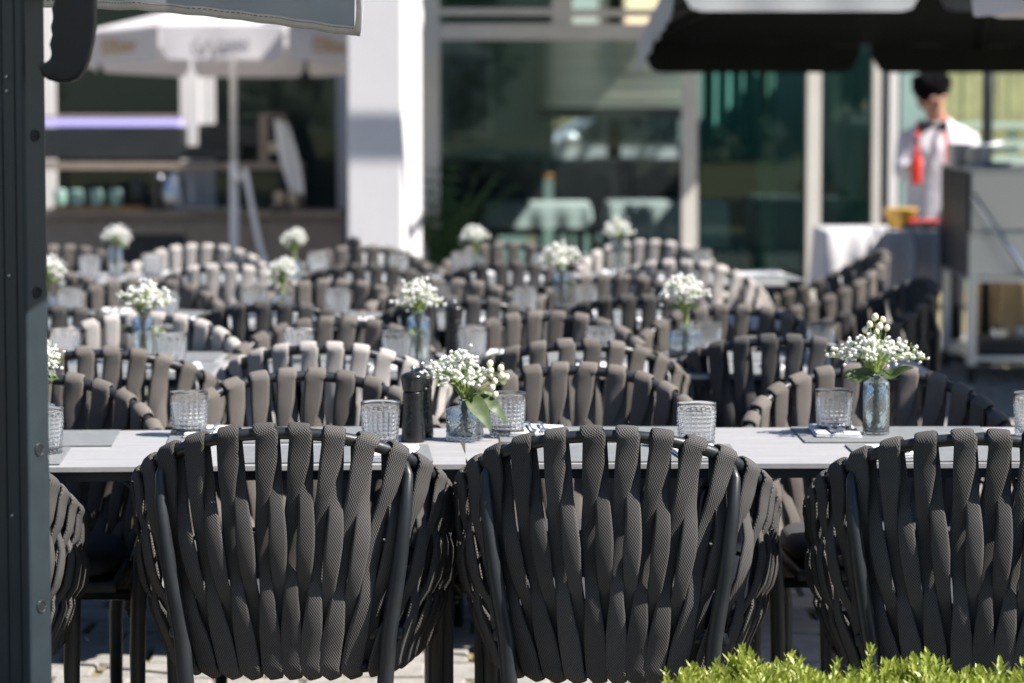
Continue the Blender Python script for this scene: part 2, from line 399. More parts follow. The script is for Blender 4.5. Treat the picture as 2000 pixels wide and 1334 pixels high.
def strap_mesh(i):
    rg = random.Random(100 + i)
    s = ((i + .5) / NS * 2 - 1) * .985; p = 2 / NS
    k = MB(); rows = []      # (pos, widthdir, normal, width)
    jl = rg.uniform(-.10, .10) * p; jv = rg.uniform(-.05, .05)
    def strand(v, side):
        # side +1: outer strand, -1: inner strand
        lat = -side * .25 * p * sst(1.0, .62, v) + jl
        st = max(-1, min(1, s + lat)); sb = bmap(max(-1, min(1, s + lat)))
        t = TOP(st); b = BOT(sb)
        wd = (tang(BOT, sb).lerp(tang(TOP, st), v)).normalized()
        n = Vector((wd.y, -wd.x, 0)).normalized()        # outward: for s=0 wd=+x -> n=-y
        off = side * interp([(0, 1), (.27, 1), (.46, -1), (.62, -1), (.84, 1), (1, 1)], v + jv)
        pos = b.lerp(t, v) + n * (.026 * math.sin(math.pi * min(1, v * 1.02)) ** 1.0 * (1 if v < .5 else .8 + .2) + off * .0098 + (.0 if v > .1 else 0))
        if v > .9: pos = pos.lerp(t + n * side * (RAIL + TH * .8), sst(.9, 1.0, v) * .85)
        if v < .1: pos = pos.lerp(b + n * side * (RAIL + TH * .8), sst(.1, 0, v) * .85)
        return pos, wd, n
    VS = [0, .05, .1, .17, .25, .33, .40, .47, .54, .61, .68, .75, .82, .89, .95, 1.0]
    b0, wd0, n0 = strand(0, 1)
    cb = BOT(bmap(s))
    rows.append((cb - Vector((0, 0, RAIL + TH)) , wd0, Vector((0, 0, -1)), .030))
    for v in VS:
        pos, wd, n = strand(v, 1); rows.append((pos, wd, n, interp(W_TAB, v)))
    ct = TOP(s); tt = tang(TOP, s); nn = Vector((tt.y, -tt.x, 0)).normalized(); up = tt.cross(nn).normalized()
    if up.z < 0: up = -up
    for a in (25, 60, 90, 120, 155):
        d = nn * math.cos(R(a)) + up * math.sin(R(a)); rows.append((ct + d * (RAIL + TH * 1.0), tt, d, .045))
    for v in reversed(VS):
        pos, wd, n = strand(v, -1); rows.append((pos, wd, -n, interp(W_TAB, v)))
    m = len(rows); NP = 12; vs = []; uv = []; L = 0
    for r in range(m):
        pos, wd, nrm, wid = rows[r]
        t = (rows[min(r + 1, m - 1)][0] - rows[max(r - 1, 0)][0]).normalized()
        u = (wd - t * wd.dot(t)).normalized(); q = t.cross(u)
        if q.dot(nrm) < 0: q = -q
        if r: L += (pos - rows[r - 1][0]).length
        for c in range(NP):
            a = 2 * math.pi * c / NP; ca, sa = math.cos(a), math.sin(a)
            x = math.copysign(abs(ca) ** .6, ca) * wid * .5
            y = math.copysign(abs(sa) ** .7, sa) * TH
            vs.append(pos + u * x + q * y); uv.append((x + (.0 if sa > 0 else .05), L))
    fs = [(r * NP + c, r * NP + (c + 1) % NP, (r + 1) * NP + (c + 1) % NP, (r + 1) * NP + c) for r in range(m - 1) for c in range(NP)]
    fs += [tuple(reversed(range(NP))), tuple(range((m - 1) * NP, m * NP))]
    k.add(vs, fs); k.uv = uv
    return k.mesh('strap', smooth=True)
STRAPS = [strap_mesh(i) for i in range(NS)]
def frame_meshes():
    out = {}
    k = MB(); pts = [TOP(-1 + 2 * i / 60) for i in range(61)]
    e = TOP(1)
    tail = [Vector((e.x - .004, e.y + .022, e.z - .02)), Vector((e.x - .008, e.y + .032, e.z - .055)), Vector((e.x - .014, e.y + .034, e.z - .12))]
    pts = [Vector((-p.x, p.y, p.z)) for p in reversed(tail)] + pts + tail
    k.tube(pts, RAIL, 12); out['top_rail'] = k.mesh('top_rail', True, M_frame)
    k = MB(); k.tube([BOT(-1 + 2 * i / 40) for i in range(41)], RAIL * .9, 10)
    k.tube([(-.262, .19, .418), (.262, .19, .418)], RAIL, 10); out['seat_rail'] = k.mesh('seat_rail', True, M_frame)
    k = MB(); pts = []
    for i in range(31):
        s = (-1 + 2 * i / 30) * .8; t = TOP(s); b = BOT(bmap(s)); pts.append(b.lerp(t, .60) + Vector((0, .004, 0)))
    k.tube(pts, .0045, 6); out['back_bar'] = k.mesh('back_bar', True, M_frame)
    for sx in (-1, 1):
        k = MB()
        pts = [(sx * .236, -.224, .796), (sx * .246, -.242, .765), (sx * .242, -.258, .70), (sx * .228, -.258, .58), (sx * .206, -.240, .44), (sx * .196, -.236, .30), (sx * .194, -.246, .15), (sx * .196, -.262, .006)]
        k.tube(pts, [.0075, .0100, .0135, .0158, .0168, .0166, .0150, .0120], 14); out['rear%d' % sx] = k.mesh('rear_leg', True, M_frame)
        k = MB()
        pts = [(sx * .290, .248, .53), (sx * .284, .244, .44), (sx * .280, .246, .30), (sx * .280, .250, .15), (sx * .281, .256, .006)]
        k.tube(pts, [.014, .0175, .0175, .0155, .0125], 14); out['front%d' % sx] = k.mesh('front_leg', True, M_frame)
    k = MB(); k.box((-.235, -.215, .425), (.235, .225, .452)); out['seat_base'] = bevel_mesh(k.mesh('seat_base', material=M_frame), .01)
    rows = []
    k = MB()
    def ring(sx, sy, z, n=40):
        r = []
        for i in range(n):
            a = 2 * math.pi * i / n; c, s_ = math.cos(a), math.sin(a)
            r.append((math.copysign(abs(c) ** .45, c) * sx, .005 + math.copysign(abs(s_) ** .45, s_) * sy, z))
        return r
    prof = [(.0, .455), (.9, .455), (.985, .462), (1.0, .475), (.985, .492), (.93, .503), (.7, .508), (.3, .510), (.0, .510)]
    vs = []; n = 40
    for q, z in prof: vs += ring(max(q, .001) * .232, max(q, .001) * .222, z)
    k.add(vs, [(i * n + c, i * n + (c + 1) % n, (i + 1) * n + (c + 1) % n, (i + 1) * n + c) for i in range(len(prof) - 1) for c in range(n)])
    out['cushion'] = k.mesh('cushion', True, M_cushion)
    return out
FM = frame_meshes()
STR_SETS = {}
for nm, mm in (('taupe', M_strap), ('shaded_taupe', M_strap_shaded), ('cream', M_cream)):
    lst = []
    for me in STRAPS:
        c = me.copy(); c.materials.append(mm); lst.append(c)
    STR_SETS[nm] = lst
def chair(kind, loc, rz, label, group):
    rz += R(rnd.uniform(-3, 3)); t = thing('strap_armchair', label, 'chair', loc, rz, group); t.scale = (1, 1, .988)
    for me in STR_SETS[kind]: part('strap', me, t)
    for key, nm in (('top_rail', 'top_rail'), ('seat_rail', 'seat_rail'), ('back_bar', 'back_bar'), ('rear-1', 'leg'), ('rear1', 'leg'), ('front-1', 'leg'), ('front1', 'leg'), ('seat_base', 'seat_base'), ('cushion', 'seat_cushion')):
        part(nm, FM[key], t)
    return t
def near_chair(px, ytop, kind, label, group, rot=0):      # its back towards the camera; ytop: pixel row of its top rail
    yback = PZ(px, ytop, .857).y
    chair(kind, (XA(px, yback + .12), yback + .30, 0), R(rot), label, group)
def far_chair(px, ytop, kind, label, group, rot=0):       # faces the camera
    yback = PZ(px, ytop, .857).y
    chair(kind, (XA(px, yback - .12), yback - .30, 0), math.pi + R(rot), label, group)

GF = 'dark strap chairs along the near side of the front table'
near_chair(-212, 846, 'shaded_taupe', 'dark strap chair with its back turned, mostly hidden behind the grey mast', GF, -3)
near_chair(560, 834, 'shaded_taupe', 'dark strap chair with its back turned, between grey mast and the two pepper mills', GF, -1)
near_chair(1210, 839, 'shaded_taupe', 'dark strap chair with its back turned, standing behind the end of the boxwood hedge', GF, -2)
near_chair(1928, 846, 'shaded_taupe', 'dark strap chair with its back turned, boxwood hedge across its whole foot', GF, -4)
GA = 'taupe strap chairs along the far side of the front table'
far_chair(55, 728, 'taupe', 'taupe strap chair at the front table facing the mast, beside hidden bouquet', GA, 2)
far_chair(605, 723, 'taupe', 'taupe strap chair at the front table, just behind the pepper mills', GA, 3)
far_chair(1115, 712, 'taupe', 'taupe strap chair at the front table, behind the square vase of berries', GA, -2)
far_chair(1715, 714, 'taupe', 'taupe strap chair at the front table, behind the tall cylinder vase', GA, 2)
GB = 'strap chairs on the near side of the second table'
near_chair(195, 682, 'taupe', 'taupe strap chair, back turned, in front of the white chair at the second table', GB, 3)
near_chair(645, 673, 'cream', 'cream strap chair with its back turned at the second table, behind the pepper mills', GB, -2)
near_chair(1110, 667, 'taupe', 'taupe strap chair, back turned, in the middle of the second table', GB, 2)
near_chair(1540, 658, 'shaded_taupe', 'dark shaded taupe strap chair, back turned, at the end of the second table', GB, -5)
GB2 = 'strap chairs on the far side of the second table'
far_chair(278, 613, 'cream', 'white strap chair facing the camera at the second table, behind a bouquet', GB2, 3)
far_chair(645, 622, 'taupe', 'taupe strap chair facing out behind the cream chair at the second table', GB2, -4)
far_chair(1068, 611, 'taupe', 'taupe strap chair facing out at the second table, beside its pepper mill', GB2, 2)
far_chair(1425, 598, 'taupe', 'taupe strap chair facing out at the second table, behind the square blue vase', GB2, -2)
GC = 'strap chairs on the near side of the third table'
LC = 'dark strap chair, back turned, at the third table'
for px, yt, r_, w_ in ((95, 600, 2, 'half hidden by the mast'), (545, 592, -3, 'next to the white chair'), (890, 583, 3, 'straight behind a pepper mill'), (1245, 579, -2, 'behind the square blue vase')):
    near_chair(px, yt, 'shaded_taupe', LC + ', ' + w_, GC, r_)
GC2 = 'strap chairs on the far side of the third table'
for px, yt, r_, w_ in ((70, 532, -2, 'half hidden by the mast'), (275, 546, 4, 'behind the white chair'), (640, 548, -4, 'below the parasol pole'), (872, 548, 2, 'behind a loose bouquet'), (1195, 538, -2, 'next to the tall round vase')):
    far_chair(px, yt, 'taupe', 'taupe strap chair facing out at the third table, ' + w_, GC2, r_)
GD = 'strap chairs on the near side of the fourth table'
near_chair(430, 519, 'cream', 'cream strap chair with its back turned at the fourth table, near the parasol pole', GD, 3)
for px, yt, r_, w_ in ((720, 518, -2, 'in front of the white pillar'), (985, 513, 2, 'before the dark dining room')): near_chair(px, yt, 'shaded_taupe', 'dark strap chair, back turned, at the fourth table, ' + w_, GD, r_)
near_chair(1345, 511, 'cream', 'cream strap chair with its back turned, last at the fourth table', GD, -8)
GD2 = 'strap chairs on the far side of the fourth table'
far_chair(392, 479, 'cream', 'white strap chair facing out at the fourth table, beside the white parasol pole', GD2, 2)
far_chair(1262, 471, 'cream', 'white strap chair facing out at the fourth table, in front of the glass doors', GD2, -3)
for px, yt, r_, w_ in ((120, 481, 3, 'in front of the oak bar'), (700, 481, -3, 'against the white pillar'), (1000, 475, 2, 'in front of the dark dining room')): far_chair(px, yt, 'taupe', 'taupe strap chair facing out at the fourth table, ' + w_, GD2, r_)
chair('shaded_taupe', (XA(1650, 10.75), 10.75, 0), R(98), 'taupe strap chair in shade dark colour, seen from the side, at the end of the third table', 'strap chairs at the table ends')
chair('taupe', (XA(1585, 12.65), 12.65, 0), R(96), 'taupe strap chair seen from the side, at the end of the fourth table', 'strap chairs at the table ends')

# ------------------------------------------------------------------ tables
TZ = .75
def table(x0, x1, yc, depth, rz, label, group='long terrace tables'):
    xc = .5 * (x0 + x1); L = abs(x1 - x0)
    t = thing('terrace_table', label, 'table', (xc, yc, 0), R(rz), group)
    me = box_mesh('table_top', (-L / 2, -depth / 2, TZ - .012), (L / 2, depth / 2, TZ), M_top, .0015); part('table_top', me, t)
    part('edge_frame', box_mesh('edge_frame', (-L / 2 + .012, -depth / 2 + .012, TZ - .032), (L / 2 - .012, depth / 2 - .012, TZ - .0125), M_frame), t)
    for s in (-1, 1):
        part('leg', box_mesh('leg', (s * (L / 2 - .05) - .03, -.05, .03), (s * (L / 2 - .05) + .03, .05, TZ - .032), M_frame, .006), t)
        part('foot', box_mesh('foot', (s * (L / 2 - .05) - .035, -depth / 2 + .06, 0.016), (s * (L / 2 - .05) + .035, depth / 2 - .06, .046), M_frame, .008), t)
    return t
yA = .5 * (PZ(1000, 906, TZ).y + PZ(1000, 836, TZ).y); dA = PZ(1000, 836, TZ).y - PZ(1000, 906, TZ).y
xj = XA(905, yA)
table(xj - 1.42, xj - .003, yA - .045, dA, 3.6, 'long grey stone topped table at the front, beside the mast')
table(xj + .003, xj + 1.42, yA + .012, dA, .9, 'long grey stone topped table at the front, carrying both vases of flowers')
yB = PZ(1000, 710, TZ).y; yC = PZ(1000, 622, TZ).y; yD = PZ(1000, 543, TZ).y
for nm, y, right, n in (('second', yB, 1795, 2), ('third', yC, 1560, 2), ('fourth', yD, 1522, 3)):
    xr = XA(right, y)
    for i in range(n):
        table(xr - 1.41 * (i + 1) + .006, xr - 1.41 * i, y, .7, (.6, -.4, .5)[i], 'long grey stone topped table in the %s row from the hedge' % nm)

# ------------------------------------------------------------------ table ware
def tumbler_mesh():
    H = .098; k = MB(); n = 132; cols = 22; rows_ = 10; prof = []
    prof += [(.020, 0), (.034, 0)]
    m = 58
    for i in range(m + 1):
        z = .002 + (H - .002) * i / m; prof.append((.0372 + .0050 * (z / H) ** 1.2, z))
    no = len(prof)
    prof += [(.0415, H + .0008), (.0400, H)]
    for i in range(10):
        z = H - (H - .015) * (i + 1) / 10; prof.append((.0330 + .0068 * (z / H) ** 1.1 , z))
    prof += [(.028, .0125), (.015, .0115), (.004, .0112)]
    def disp(r, z, a, i):
        if i < 2 or i >= no: return r
        zz = z / .0092; lim = .085 if int((a / (2 * math.pi) * cols)) % 4 == 0 else (.078 if int((a / (2 * math.pi) * cols)) % 2 else .0815)
        if z > lim or z < .004: return r
        cu = abs(math.sin(a * cols / 2)); cv = abs(math.sin(math.pi * zz))
        return r + .0030 * (cu * cv) ** .8 - .0008
    k.lathe(prof, n, disp=disp); me = k.mesh('tumbler', True, M_glass)
    for p in me.polygons:
        p.use_smooth = True
    return me
TUMB = tumbler_mesh()
def vase_mesh(square, m=M_blueglass):
    k = MB(); n = 96; prof = [(.006, 0)]
    if square: Rb, Hb, Rn, Hn = .0345, .068, .0125, .090
    else: Rb, Hb, Rn, Hn = .0285, .118, .0150, .138
    prof += [(Rb * .93, 0), (Rb, .003)]
    mz = 40
    for i in range(1, mz): prof.append((Rb, .003 + (Hb - .006) * i / mz))
    prof += [(Rb, Hb - .002), (Rb * .95, Hb + .003), (Rb * .72, Hb + .006), (Rn * 1.1, Hb + .009), (Rn, Hb + .013), (Rn, Hn - .004), (Rn * 1.28, Hn - .002), (Rn * 1.3, Hn), (Rn * 1.1, Hn + .001)]
    no = len(prof)
    prof += [(Rn * .82, Hn - .002), (Rn * .8, Hb + .011), (Rb * .62, Hb + .003), (Rb * .86, Hb - .003), (Rb * .87, Hb * .6), (Rb * .87, .014), (Rb * .7, .0095), (.004, .009)]
    def disp(r, z, a, i):
        q = 1.0
        if square and r > Rn * 1.35:
            c, s_ = abs(math.cos(a + .35)), abs(math.sin(a + .35)); q = 1.0 / (c ** 6 + s_ ** 6) ** (1 / 6) 
        rr = r * q
        if 2 <= i < no and .005 < z < Hb - .004 and r > Rb * .9:
            per = .0105; u = a * Rb / per * 1.0
            nn = round(2 * math.pi * Rb / per); u = a / (2 * math.pi) * nn; vv = z / per
            d = abs(math.sin(math.pi * (u + vv))) * abs(math.sin(math.pi * (u - vv)))
            rr += .0022 * d - .0008
        return rr
    k.lathe(prof, n, disp=disp); return k.mesh('vase', True, m)
VASE = {'square': vase_mesh(True), 'round': vase_mesh(False)}
def mill_meshes():
    k = MB(); k.lathe([(.020, 0), (.0255, .001), (.0262, .004), (.0255, .02), (.0225, .06), (.0215, .085), (.0225, .104), (.0226, .108), (.0215, .1095), (.01, .110)], 32); a = k.mesh('body', True, M_mill)
    k = MB(); k.lathe([(.008, .1105), (.0222, .1108), (.0228, .113), (.0262, .136), (.0270, .141), (.0262, .145), (.019, .150), (.009, .153), (.003, .1535)], 32); b = k.mesh('turning_head', True, M_mill)
    k = MB(); k.lathe([(.0025, .1535), (.003, .157), (.0062, .1595), (.0066, .162), (.005, .165), (.001, .1658)], 16); c = k.mesh('knob', True, M_steel)
    return a, b, c
MILL = mill_meshes()
def place(me, name, px, py, label, cat, group, rz=None, z=TZ + .0005):
    p = PZ(px, py, z); p.z = z
    o = part(name, me, None, p, (0, 0, rnd.uniform(0, 6.28) if rz is None else rz)); tag(o, label, cat, group); return o
def pepper_mill(px, py, label, group='black pepper and salt mills'):
    p = PZ(px, py, TZ); t = thing('pepper_mill', label, 'pepper mill', (p.x, p.y, TZ + .0005), rnd.uniform(0, 6), group)
    part('body', MILL[0], t); part('turning_head', MILL[1], t); part('knob', MILL[2], t)
GG = 'clear beaded water tumblers'
for px, py, lb in ((86, 888, 'beaded clear tumbler cut by the edge of the grey mast'), (370, 851, 'beaded clear tumbler standing alone on front table, left of the pepper mills'),
                   (743, 873, 'beaded clear tumbler right beside the black pepper mills'), (990, 853, 'beaded clear tumbler behind the leaves of the square vase'),
                   (1360, 876, 'beaded clear tumbler behind the dark chair by the hedge end'), (1629, 846, 'beaded clear tumbler beside the tall cylinder vase'),
                   (2016, 853, 'beaded clear tumbler past the cylinder vase, cut by picture border')):
    place(TUMB, 'tumbler', px, py, lb, 'glass', GG)
for row, lst in (('second', ((584, 712), (775, 716), (922, 705), (1172, 708), (1382, 696), (335, 722), (128, 712), (1603, 698))),
                 ('third', ((137, 620), (500, 618), (660, 622), (857, 612), (1025, 618), (1144, 612), (325, 628))),
                 ('fourth', ((176, 548), (298, 543), (622, 540), (778, 545), (902, 538), (1370, 533), (1060, 543)))):
    for px, py in lst: place(TUMB, 'tumbler', px, py, 'beaded clear tumbler on the %s table row' % row, 'glass', 'tumblers on the %s table row' % row)
pepper_mill(807, 863, 'glossy black pepper mill on the front table, the nearer of two')
pepper_mill(824, 853, 'glossy black mill tucked behind its twin on the front table')
pepper_mill(887, 700, 'black pepper mill on the second table row')
pepper_mill(692, 536, 'black pepper mill on the fourth table row')

# placemats, napkins, cutlery
def napkin_mesh():
    k = MB(); rg = random.Random(4)
    for z0, z1, a, b in ((0, .0022, .095, .05), (.0026, .0048, .092, .047), (.0052, .0075, .094, .048)):
        rows = []
        for z in (z0, z1):
            rows.append([(a * x, b * y, z + .0015 * math.sin(x * 3 + y * 2)) for y in (-1,) for x in (-1, -.5, 0, .5, 1)] + [(a * x, b, z + .0015 * math.sin(x * 3 + 2)) for x in (1, .5, 0, -.5, -1)])
        n = 10; vs = rows[0] + rows[1]
        k.add(vs, [tuple(range(n, 2 * n)), tuple(reversed(range(n)))] + [(i, (i + 1) % n, n + (i + 1) % n, n + i) for i in range(n)])
    return k.mesh('napkin', material=M_napkin)
NAP = napkin_mesh()
def cutlery_mesh(fork):
    k = MB()
    k.tube([(-.085, 0, .003), (-.03, 0, .004), (.03, 0, .003)], [.004, .0035, .0025], 6)
    if fork:
        k.box((.03, -.009, .002), (.055, .009, .0042))
        for y in (-.008, -.0025, .003, .0085): k.box((.055, y - .0013, .002), (.09, y + .0013, .004))
    else:
        k.prism([(.03, -.003, .002), (.095, -.004, .002), (.1, .004, .002), (.06, .010, .002), (.03, .004, .002)], (0, 0, .002))
    return k.mesh('fork' if fork else 'knife', material=M_steel)
FORK, KNIFE = cutlery_mesh(True), cutlery_mesh(False)
MATM = box_mesh('placemat', (-.215, -.15, 0), (.215, .15, .003), M_mat, .001)
def setting(x, y, rz, where, napside=1):
    c, s_ = math.cos(rz), math.sin(rz)
    def at(dx, dy): return (x + dx * c - dy * s_, y + dx * s_ + dy * c)
    o = part('placemat', MATM, None, (x, y, TZ + .0012), (0, 0, rz)); tag(o, 'grey rectangular placemat laid on the ' + where, 'placemat', 'grey placemats on the ' + where)
    nx, ny = at(.13 * napside, -.02)
    o = part('napkin', NAP, None, (nx, ny, TZ + .0056), (0, 0, rz + 1.57 + rnd.uniform(-.15, .15))); tag(o, 'folded white napkin on a placemat on the ' + where, 'napkin', 'napkins on the ' + where)
    for me, nm, d in ((FORK, 'fork', .118), (KNIFE, 'knife', .145)):
        qx, qy = at(d * napside, -.02)
        o = part(nm, me, None, (qx, qy, TZ + .0150), (0, 0, rz + 1.57 + rnd.uniform(-.1, .1))); tag(o, 'steel %s on a napkin on the %s' % (nm, where), nm, 'cutlery on the ' + where)
nearY = yA - dA / 2; farY = yA + dA / 2
for px, ry, rz in ((-80, nearY + .11, 3.6), (640, nearY + .155, 3.6), (1240, nearY + .17, 1), (1870, nearY + .175, 1)):
    setting(XA(px, ry), ry, R(rz), 'front table', 1 if px != 1870 else -1)
for px, ry, rz in ((30, farY - .235, 183.6), (520, farY - .165, 183.6), (1165, farY - .155, 181), (1750, farY - .155, 181)):
    setting(XA(px, ry), ry, R(rz), 'front table', 1)
for row, y, pxs in (('second table', yB, (280, 660, 1075, 1450)), ('third table', yC, (120, 300, 640, 880, 1210)), ('fourth table', yD, (390, 700, 1000, 1262))):
    for i, px in enumerate(pxs):
        setting(XA(px, y + .19), y + .19, math.pi, row, 1)
        setting(XA(px - 15, y - .19), y - .19, 0, row, 1)
setting(XA(1485, yD + .02), yD + .02, R(95), 'fourth table end', 1)

# bouquets
def leaf_mesh(L, W, droop, fold, seed):
    k = MB(); n = 9; rows = []
    for i in range(n):
        t = i / (n - 1); wd = W * (math.sin(math.pi * (t * .93 + .04)) ** .8) * (1 - .25 * t)
        x = L * t * (1 - .25 * droop * t); z = -droop * L * t * t * .8 + .004 * math.sin(t * 9 + seed)
        rows.append([(x, j * wd, z + fold * abs(j) * wd) for j in (-1, -.5, 0, .5, 1)])
    k.grid(rows); me = k.mesh('leaf', True, M_leaf); return me
def blossom(k, c, r, rg):
    rot = Matrix.Rotation(rg.uniform(0, 6), 3, 'Z') @ Matrix.Rotation(rg.uniform(0, 3), 3, 'X')
    k.ball(c, r, 7, 5, (1, 1, .8), rot, .34, rg)
def bouquet_meshes(seed, z0, spread, height, nsp, berries, leaves, lean=0.0):
    rg = random.Random(seed); st = MB(); fl = MB(); bd = []
    for i in range(nsp):
        a = rg.uniform(0, 6.28); q = math.sqrt(rg.uniform(.03, 1)); tip = Vector((q * spread * math.cos(a) + lean, q * spread * .8 * math.sin(a), z0 + height * (1 - .55 * q * q) * rg.uniform(.82, 1.05)))
        foot = Vector((rg.uniform(-.012, .012), rg.uniform(-.012, .012), rg.uniform(.014, .03))); base = Vector((rg.uniform(-.006, .006), rg.uniform(-.006, .006), z0 - .004))
        mid = base.lerp(tip, .5) + Vector((-.15 * tip.x, -.15 * tip.y, .02)); knee = base.lerp(mid, .6)
        st.tube([foot, base, knee, mid, tip] if i % 3 == 0 else [base, knee, mid, tip], [.0015, .0013, .0011, .0009, .0005] if i % 3 == 0 else [.0013, .0011, .0009, .0005], 4, False)
        for j in range(rg.randint(4, 7)):
            o = mid.lerp(tip, rg.uniform(.35, 1)); d = Vector((rg.gauss(0, 1), rg.gauss(0, 1), rg.gauss(.55, .8))).normalized() * rg.uniform(.008, .024)
            e = o + d; st.tube([o, o + d * .5 + Vector((0, 0, .002)), e], [.0005, .0004, .0003], 3, False)
            if rg.random() < .85: blossom(fl, e, rg.uniform(.0030, .0054), rg)
            else: st.ball(e, .0016, 5, 4)
    bl = []
    for (x, y, z, r) in berries:
        bl.append((x, y, z0 + z, r)); st.tube([(0, 0, z0 - .01), (x * .4, y * .4, z0 + z * .45), (x * .97, y * .97, z0 + z - r * .6)], [.0014, .0012, .0009], 5, False)
        for q in range(3):
            aa = rg.uniform(0, 6.28); c = Vector((x, y, z0 + z - r * .9)); e = c + Vector((math.cos(aa), math.sin(aa), .2)) * .011; sd_ = Vector((-math.sin(aa), math.cos(aa), 0)) * .0035
            st.add([c, c.lerp(e, .5) + sd_, e, c.lerp(e, .5) - sd_], [(0, 1, 2, 3)])
    return st.mesh('stems', True, M_stem, False), fl.mesh('blossoms', True, M_petal), bl, leaves
kb = MB(); kb.ball((0, 0, 0), 1, 14, 10, (1, 1, 1.18)); kb.tube([(0, 0, 1.1), (0, 0, 1.32)], [.12, .05], 6); BERRY = kb.mesh('berry', True, M_berry)
BQ = {}
BQ['square'] = bouquet_meshes(3, .088, .080, .105, 50, [(.055, -.01, .080, .0072), (.057, -.02, .066, .0066), (.060, .0, .052, .0068), (.079, -.005, .070, .0070), (.081, -.012, .055, .0066), (.084, .006, .040, .0070), (.066, -.015, .042, .0064), (.060, -.02, .029, .0068), (.091, .0, .050, .0064), (.067, -.018, .013, .0062)],
        [(.010, -.014, .090, -1.15, .085, .024, 1.0), (.032, -.010, .094, -.85, .072, .018, 1.1), (.012, .0, .095, -1.0, .045, .014, -.5), (.02, .01, .09, .6, .05, .015, -.3)], lean=-.022)
BQ['round'] = bouquet_meshes(11, .136, .118, .082, 48, [(-.006, -.01, .128, .0076), (.004, -.016, .108, .0074), (-.018, -.014, .112, .0070), (.012, -.006, .122, .0064), (-.027, -.01, .100, .0070), (.021, -.008, .104, .0064), (-.012, -.02, .078, .0074), (.0, .01, .094, .0066)],
        [(-.004, -.004, .135, 3.2, .075, .022, .12), (.004, -.004, .135, -.25, .070, .016, -.55), (.0, .004, .135, 2.3, .05, .014, -.3)])
BQ['loose'] = bouquet_meshes(23, .110, .080, .100, 44, [(.02, -.01, .095, .007), (.03, .0, .082, .0068), (.012, -.02, .074, .007), (.036, -.012, .064, .0066)],
        [(.006, -.006, .09, -.5, .06, .018, .5), (-.006, 0, .09, 2.7, .055, .016, .3)])
BQ['dense'] = bouquet_meshes(31, .112, .068, .095, 48, [(-.01, -.02, .078, .0066), (.016, -.02, .07, .0066)], [(.0, -.006, .135, -.6, .055, .016, .4), (-.004, 0, .136, 2.5, .05, .014, .2)])
BQL = {k_: [leaf_mesh(l[4], l[5], l[6], .25, i) for i, l in enumerate(v[3])] for k_, v in BQ.items()}
def vase_with_flowers(px, py, shape, bq, label_v, label_b, rz=0, scale=1.0):
    p = PZ(px, py, TZ)
    o = part('vase', VASE[shape], None, (p.x, p.y, TZ + .0005), (0, 0, rz)); tag(o, label_v, 'vase', 'pale blue pressed glass vases'); o.scale = (scale,) * 3
    t = thing('flower_bouquet', label_b, 'flowers', (p.x, p.y, TZ + .0015), rz, 'small bouquets in glass vases'); t.scale = (scale,) * 3
    st, fl, bl, lv = BQ[bq]
    part('stems', st, t, kind='stuff'); part('blossoms', fl, t, kind='stuff')
    for (x, y, z, r) in bl:
        b = part('berry', BERRY, t, (x, y, z), (.35 * math.sin(x * 900), .35 * math.cos(y * 700), 0)); b.scale = (r, r, r)
    for l, me in zip(lv, BQL[bq]): part('leaf', me, t, l[:3], (.85 * math.cos(l[3]), 0, l[3]))
vase_with_flowers(908, 860, 'square', 'square', 'square pale blue pressed glass vase beside the pepper mills', 'bouquet of white gypsophila with cream berries hanging to one side, front table', .0)
vase_with_flowers(1711, 852, 'round', 'round', 'tall cylinder vase of diamond pressed glass on the front table', 'wide bouquet of white gypsophila with cream berries on top, in tall vase', 0, 1.0)
vase_with_flowers(72, 852, 'square', 'dense', 'pressed glass vase behind the grey mast', 'bouquet of white gypsophila peeking out from behind the grey mast', 1.0, 1.0)
for row, lst in (('second', ((280, 712, 'round', 'loose', 1.08), (818, 714, 'round', 'loose', 1.1), (1338, 702, 'square', 'dense', 1.12))),
                 ('third', ((92, 625, 'square', 'dense', 1.0), (552, 622, 'square', 'dense', .95), (1097, 610, 'round', 'loose', 1.1))),
                 ('fourth', ((226, 543, 'round', 'dense', 1.0), (575, 545, 'square', 'dense', .95), (928, 537, 'square', 'dense', .95), (1208, 532, 'round', 'loose', 1.05)))):
    for i, (px, py, shp, bq, s_) in enumerate(lst):
        vase_with_flowers(px, py, shp, bq, '%s pressed glass vase on the %s table row' % ('tall round' if shp == 'round' else 'low square', row),
                          'bouquet of white gypsophila in a %s vase on the %s table row' % ('tall round' if shp == 'round' else 'low square', row), i * 1.3 + .4, s_)

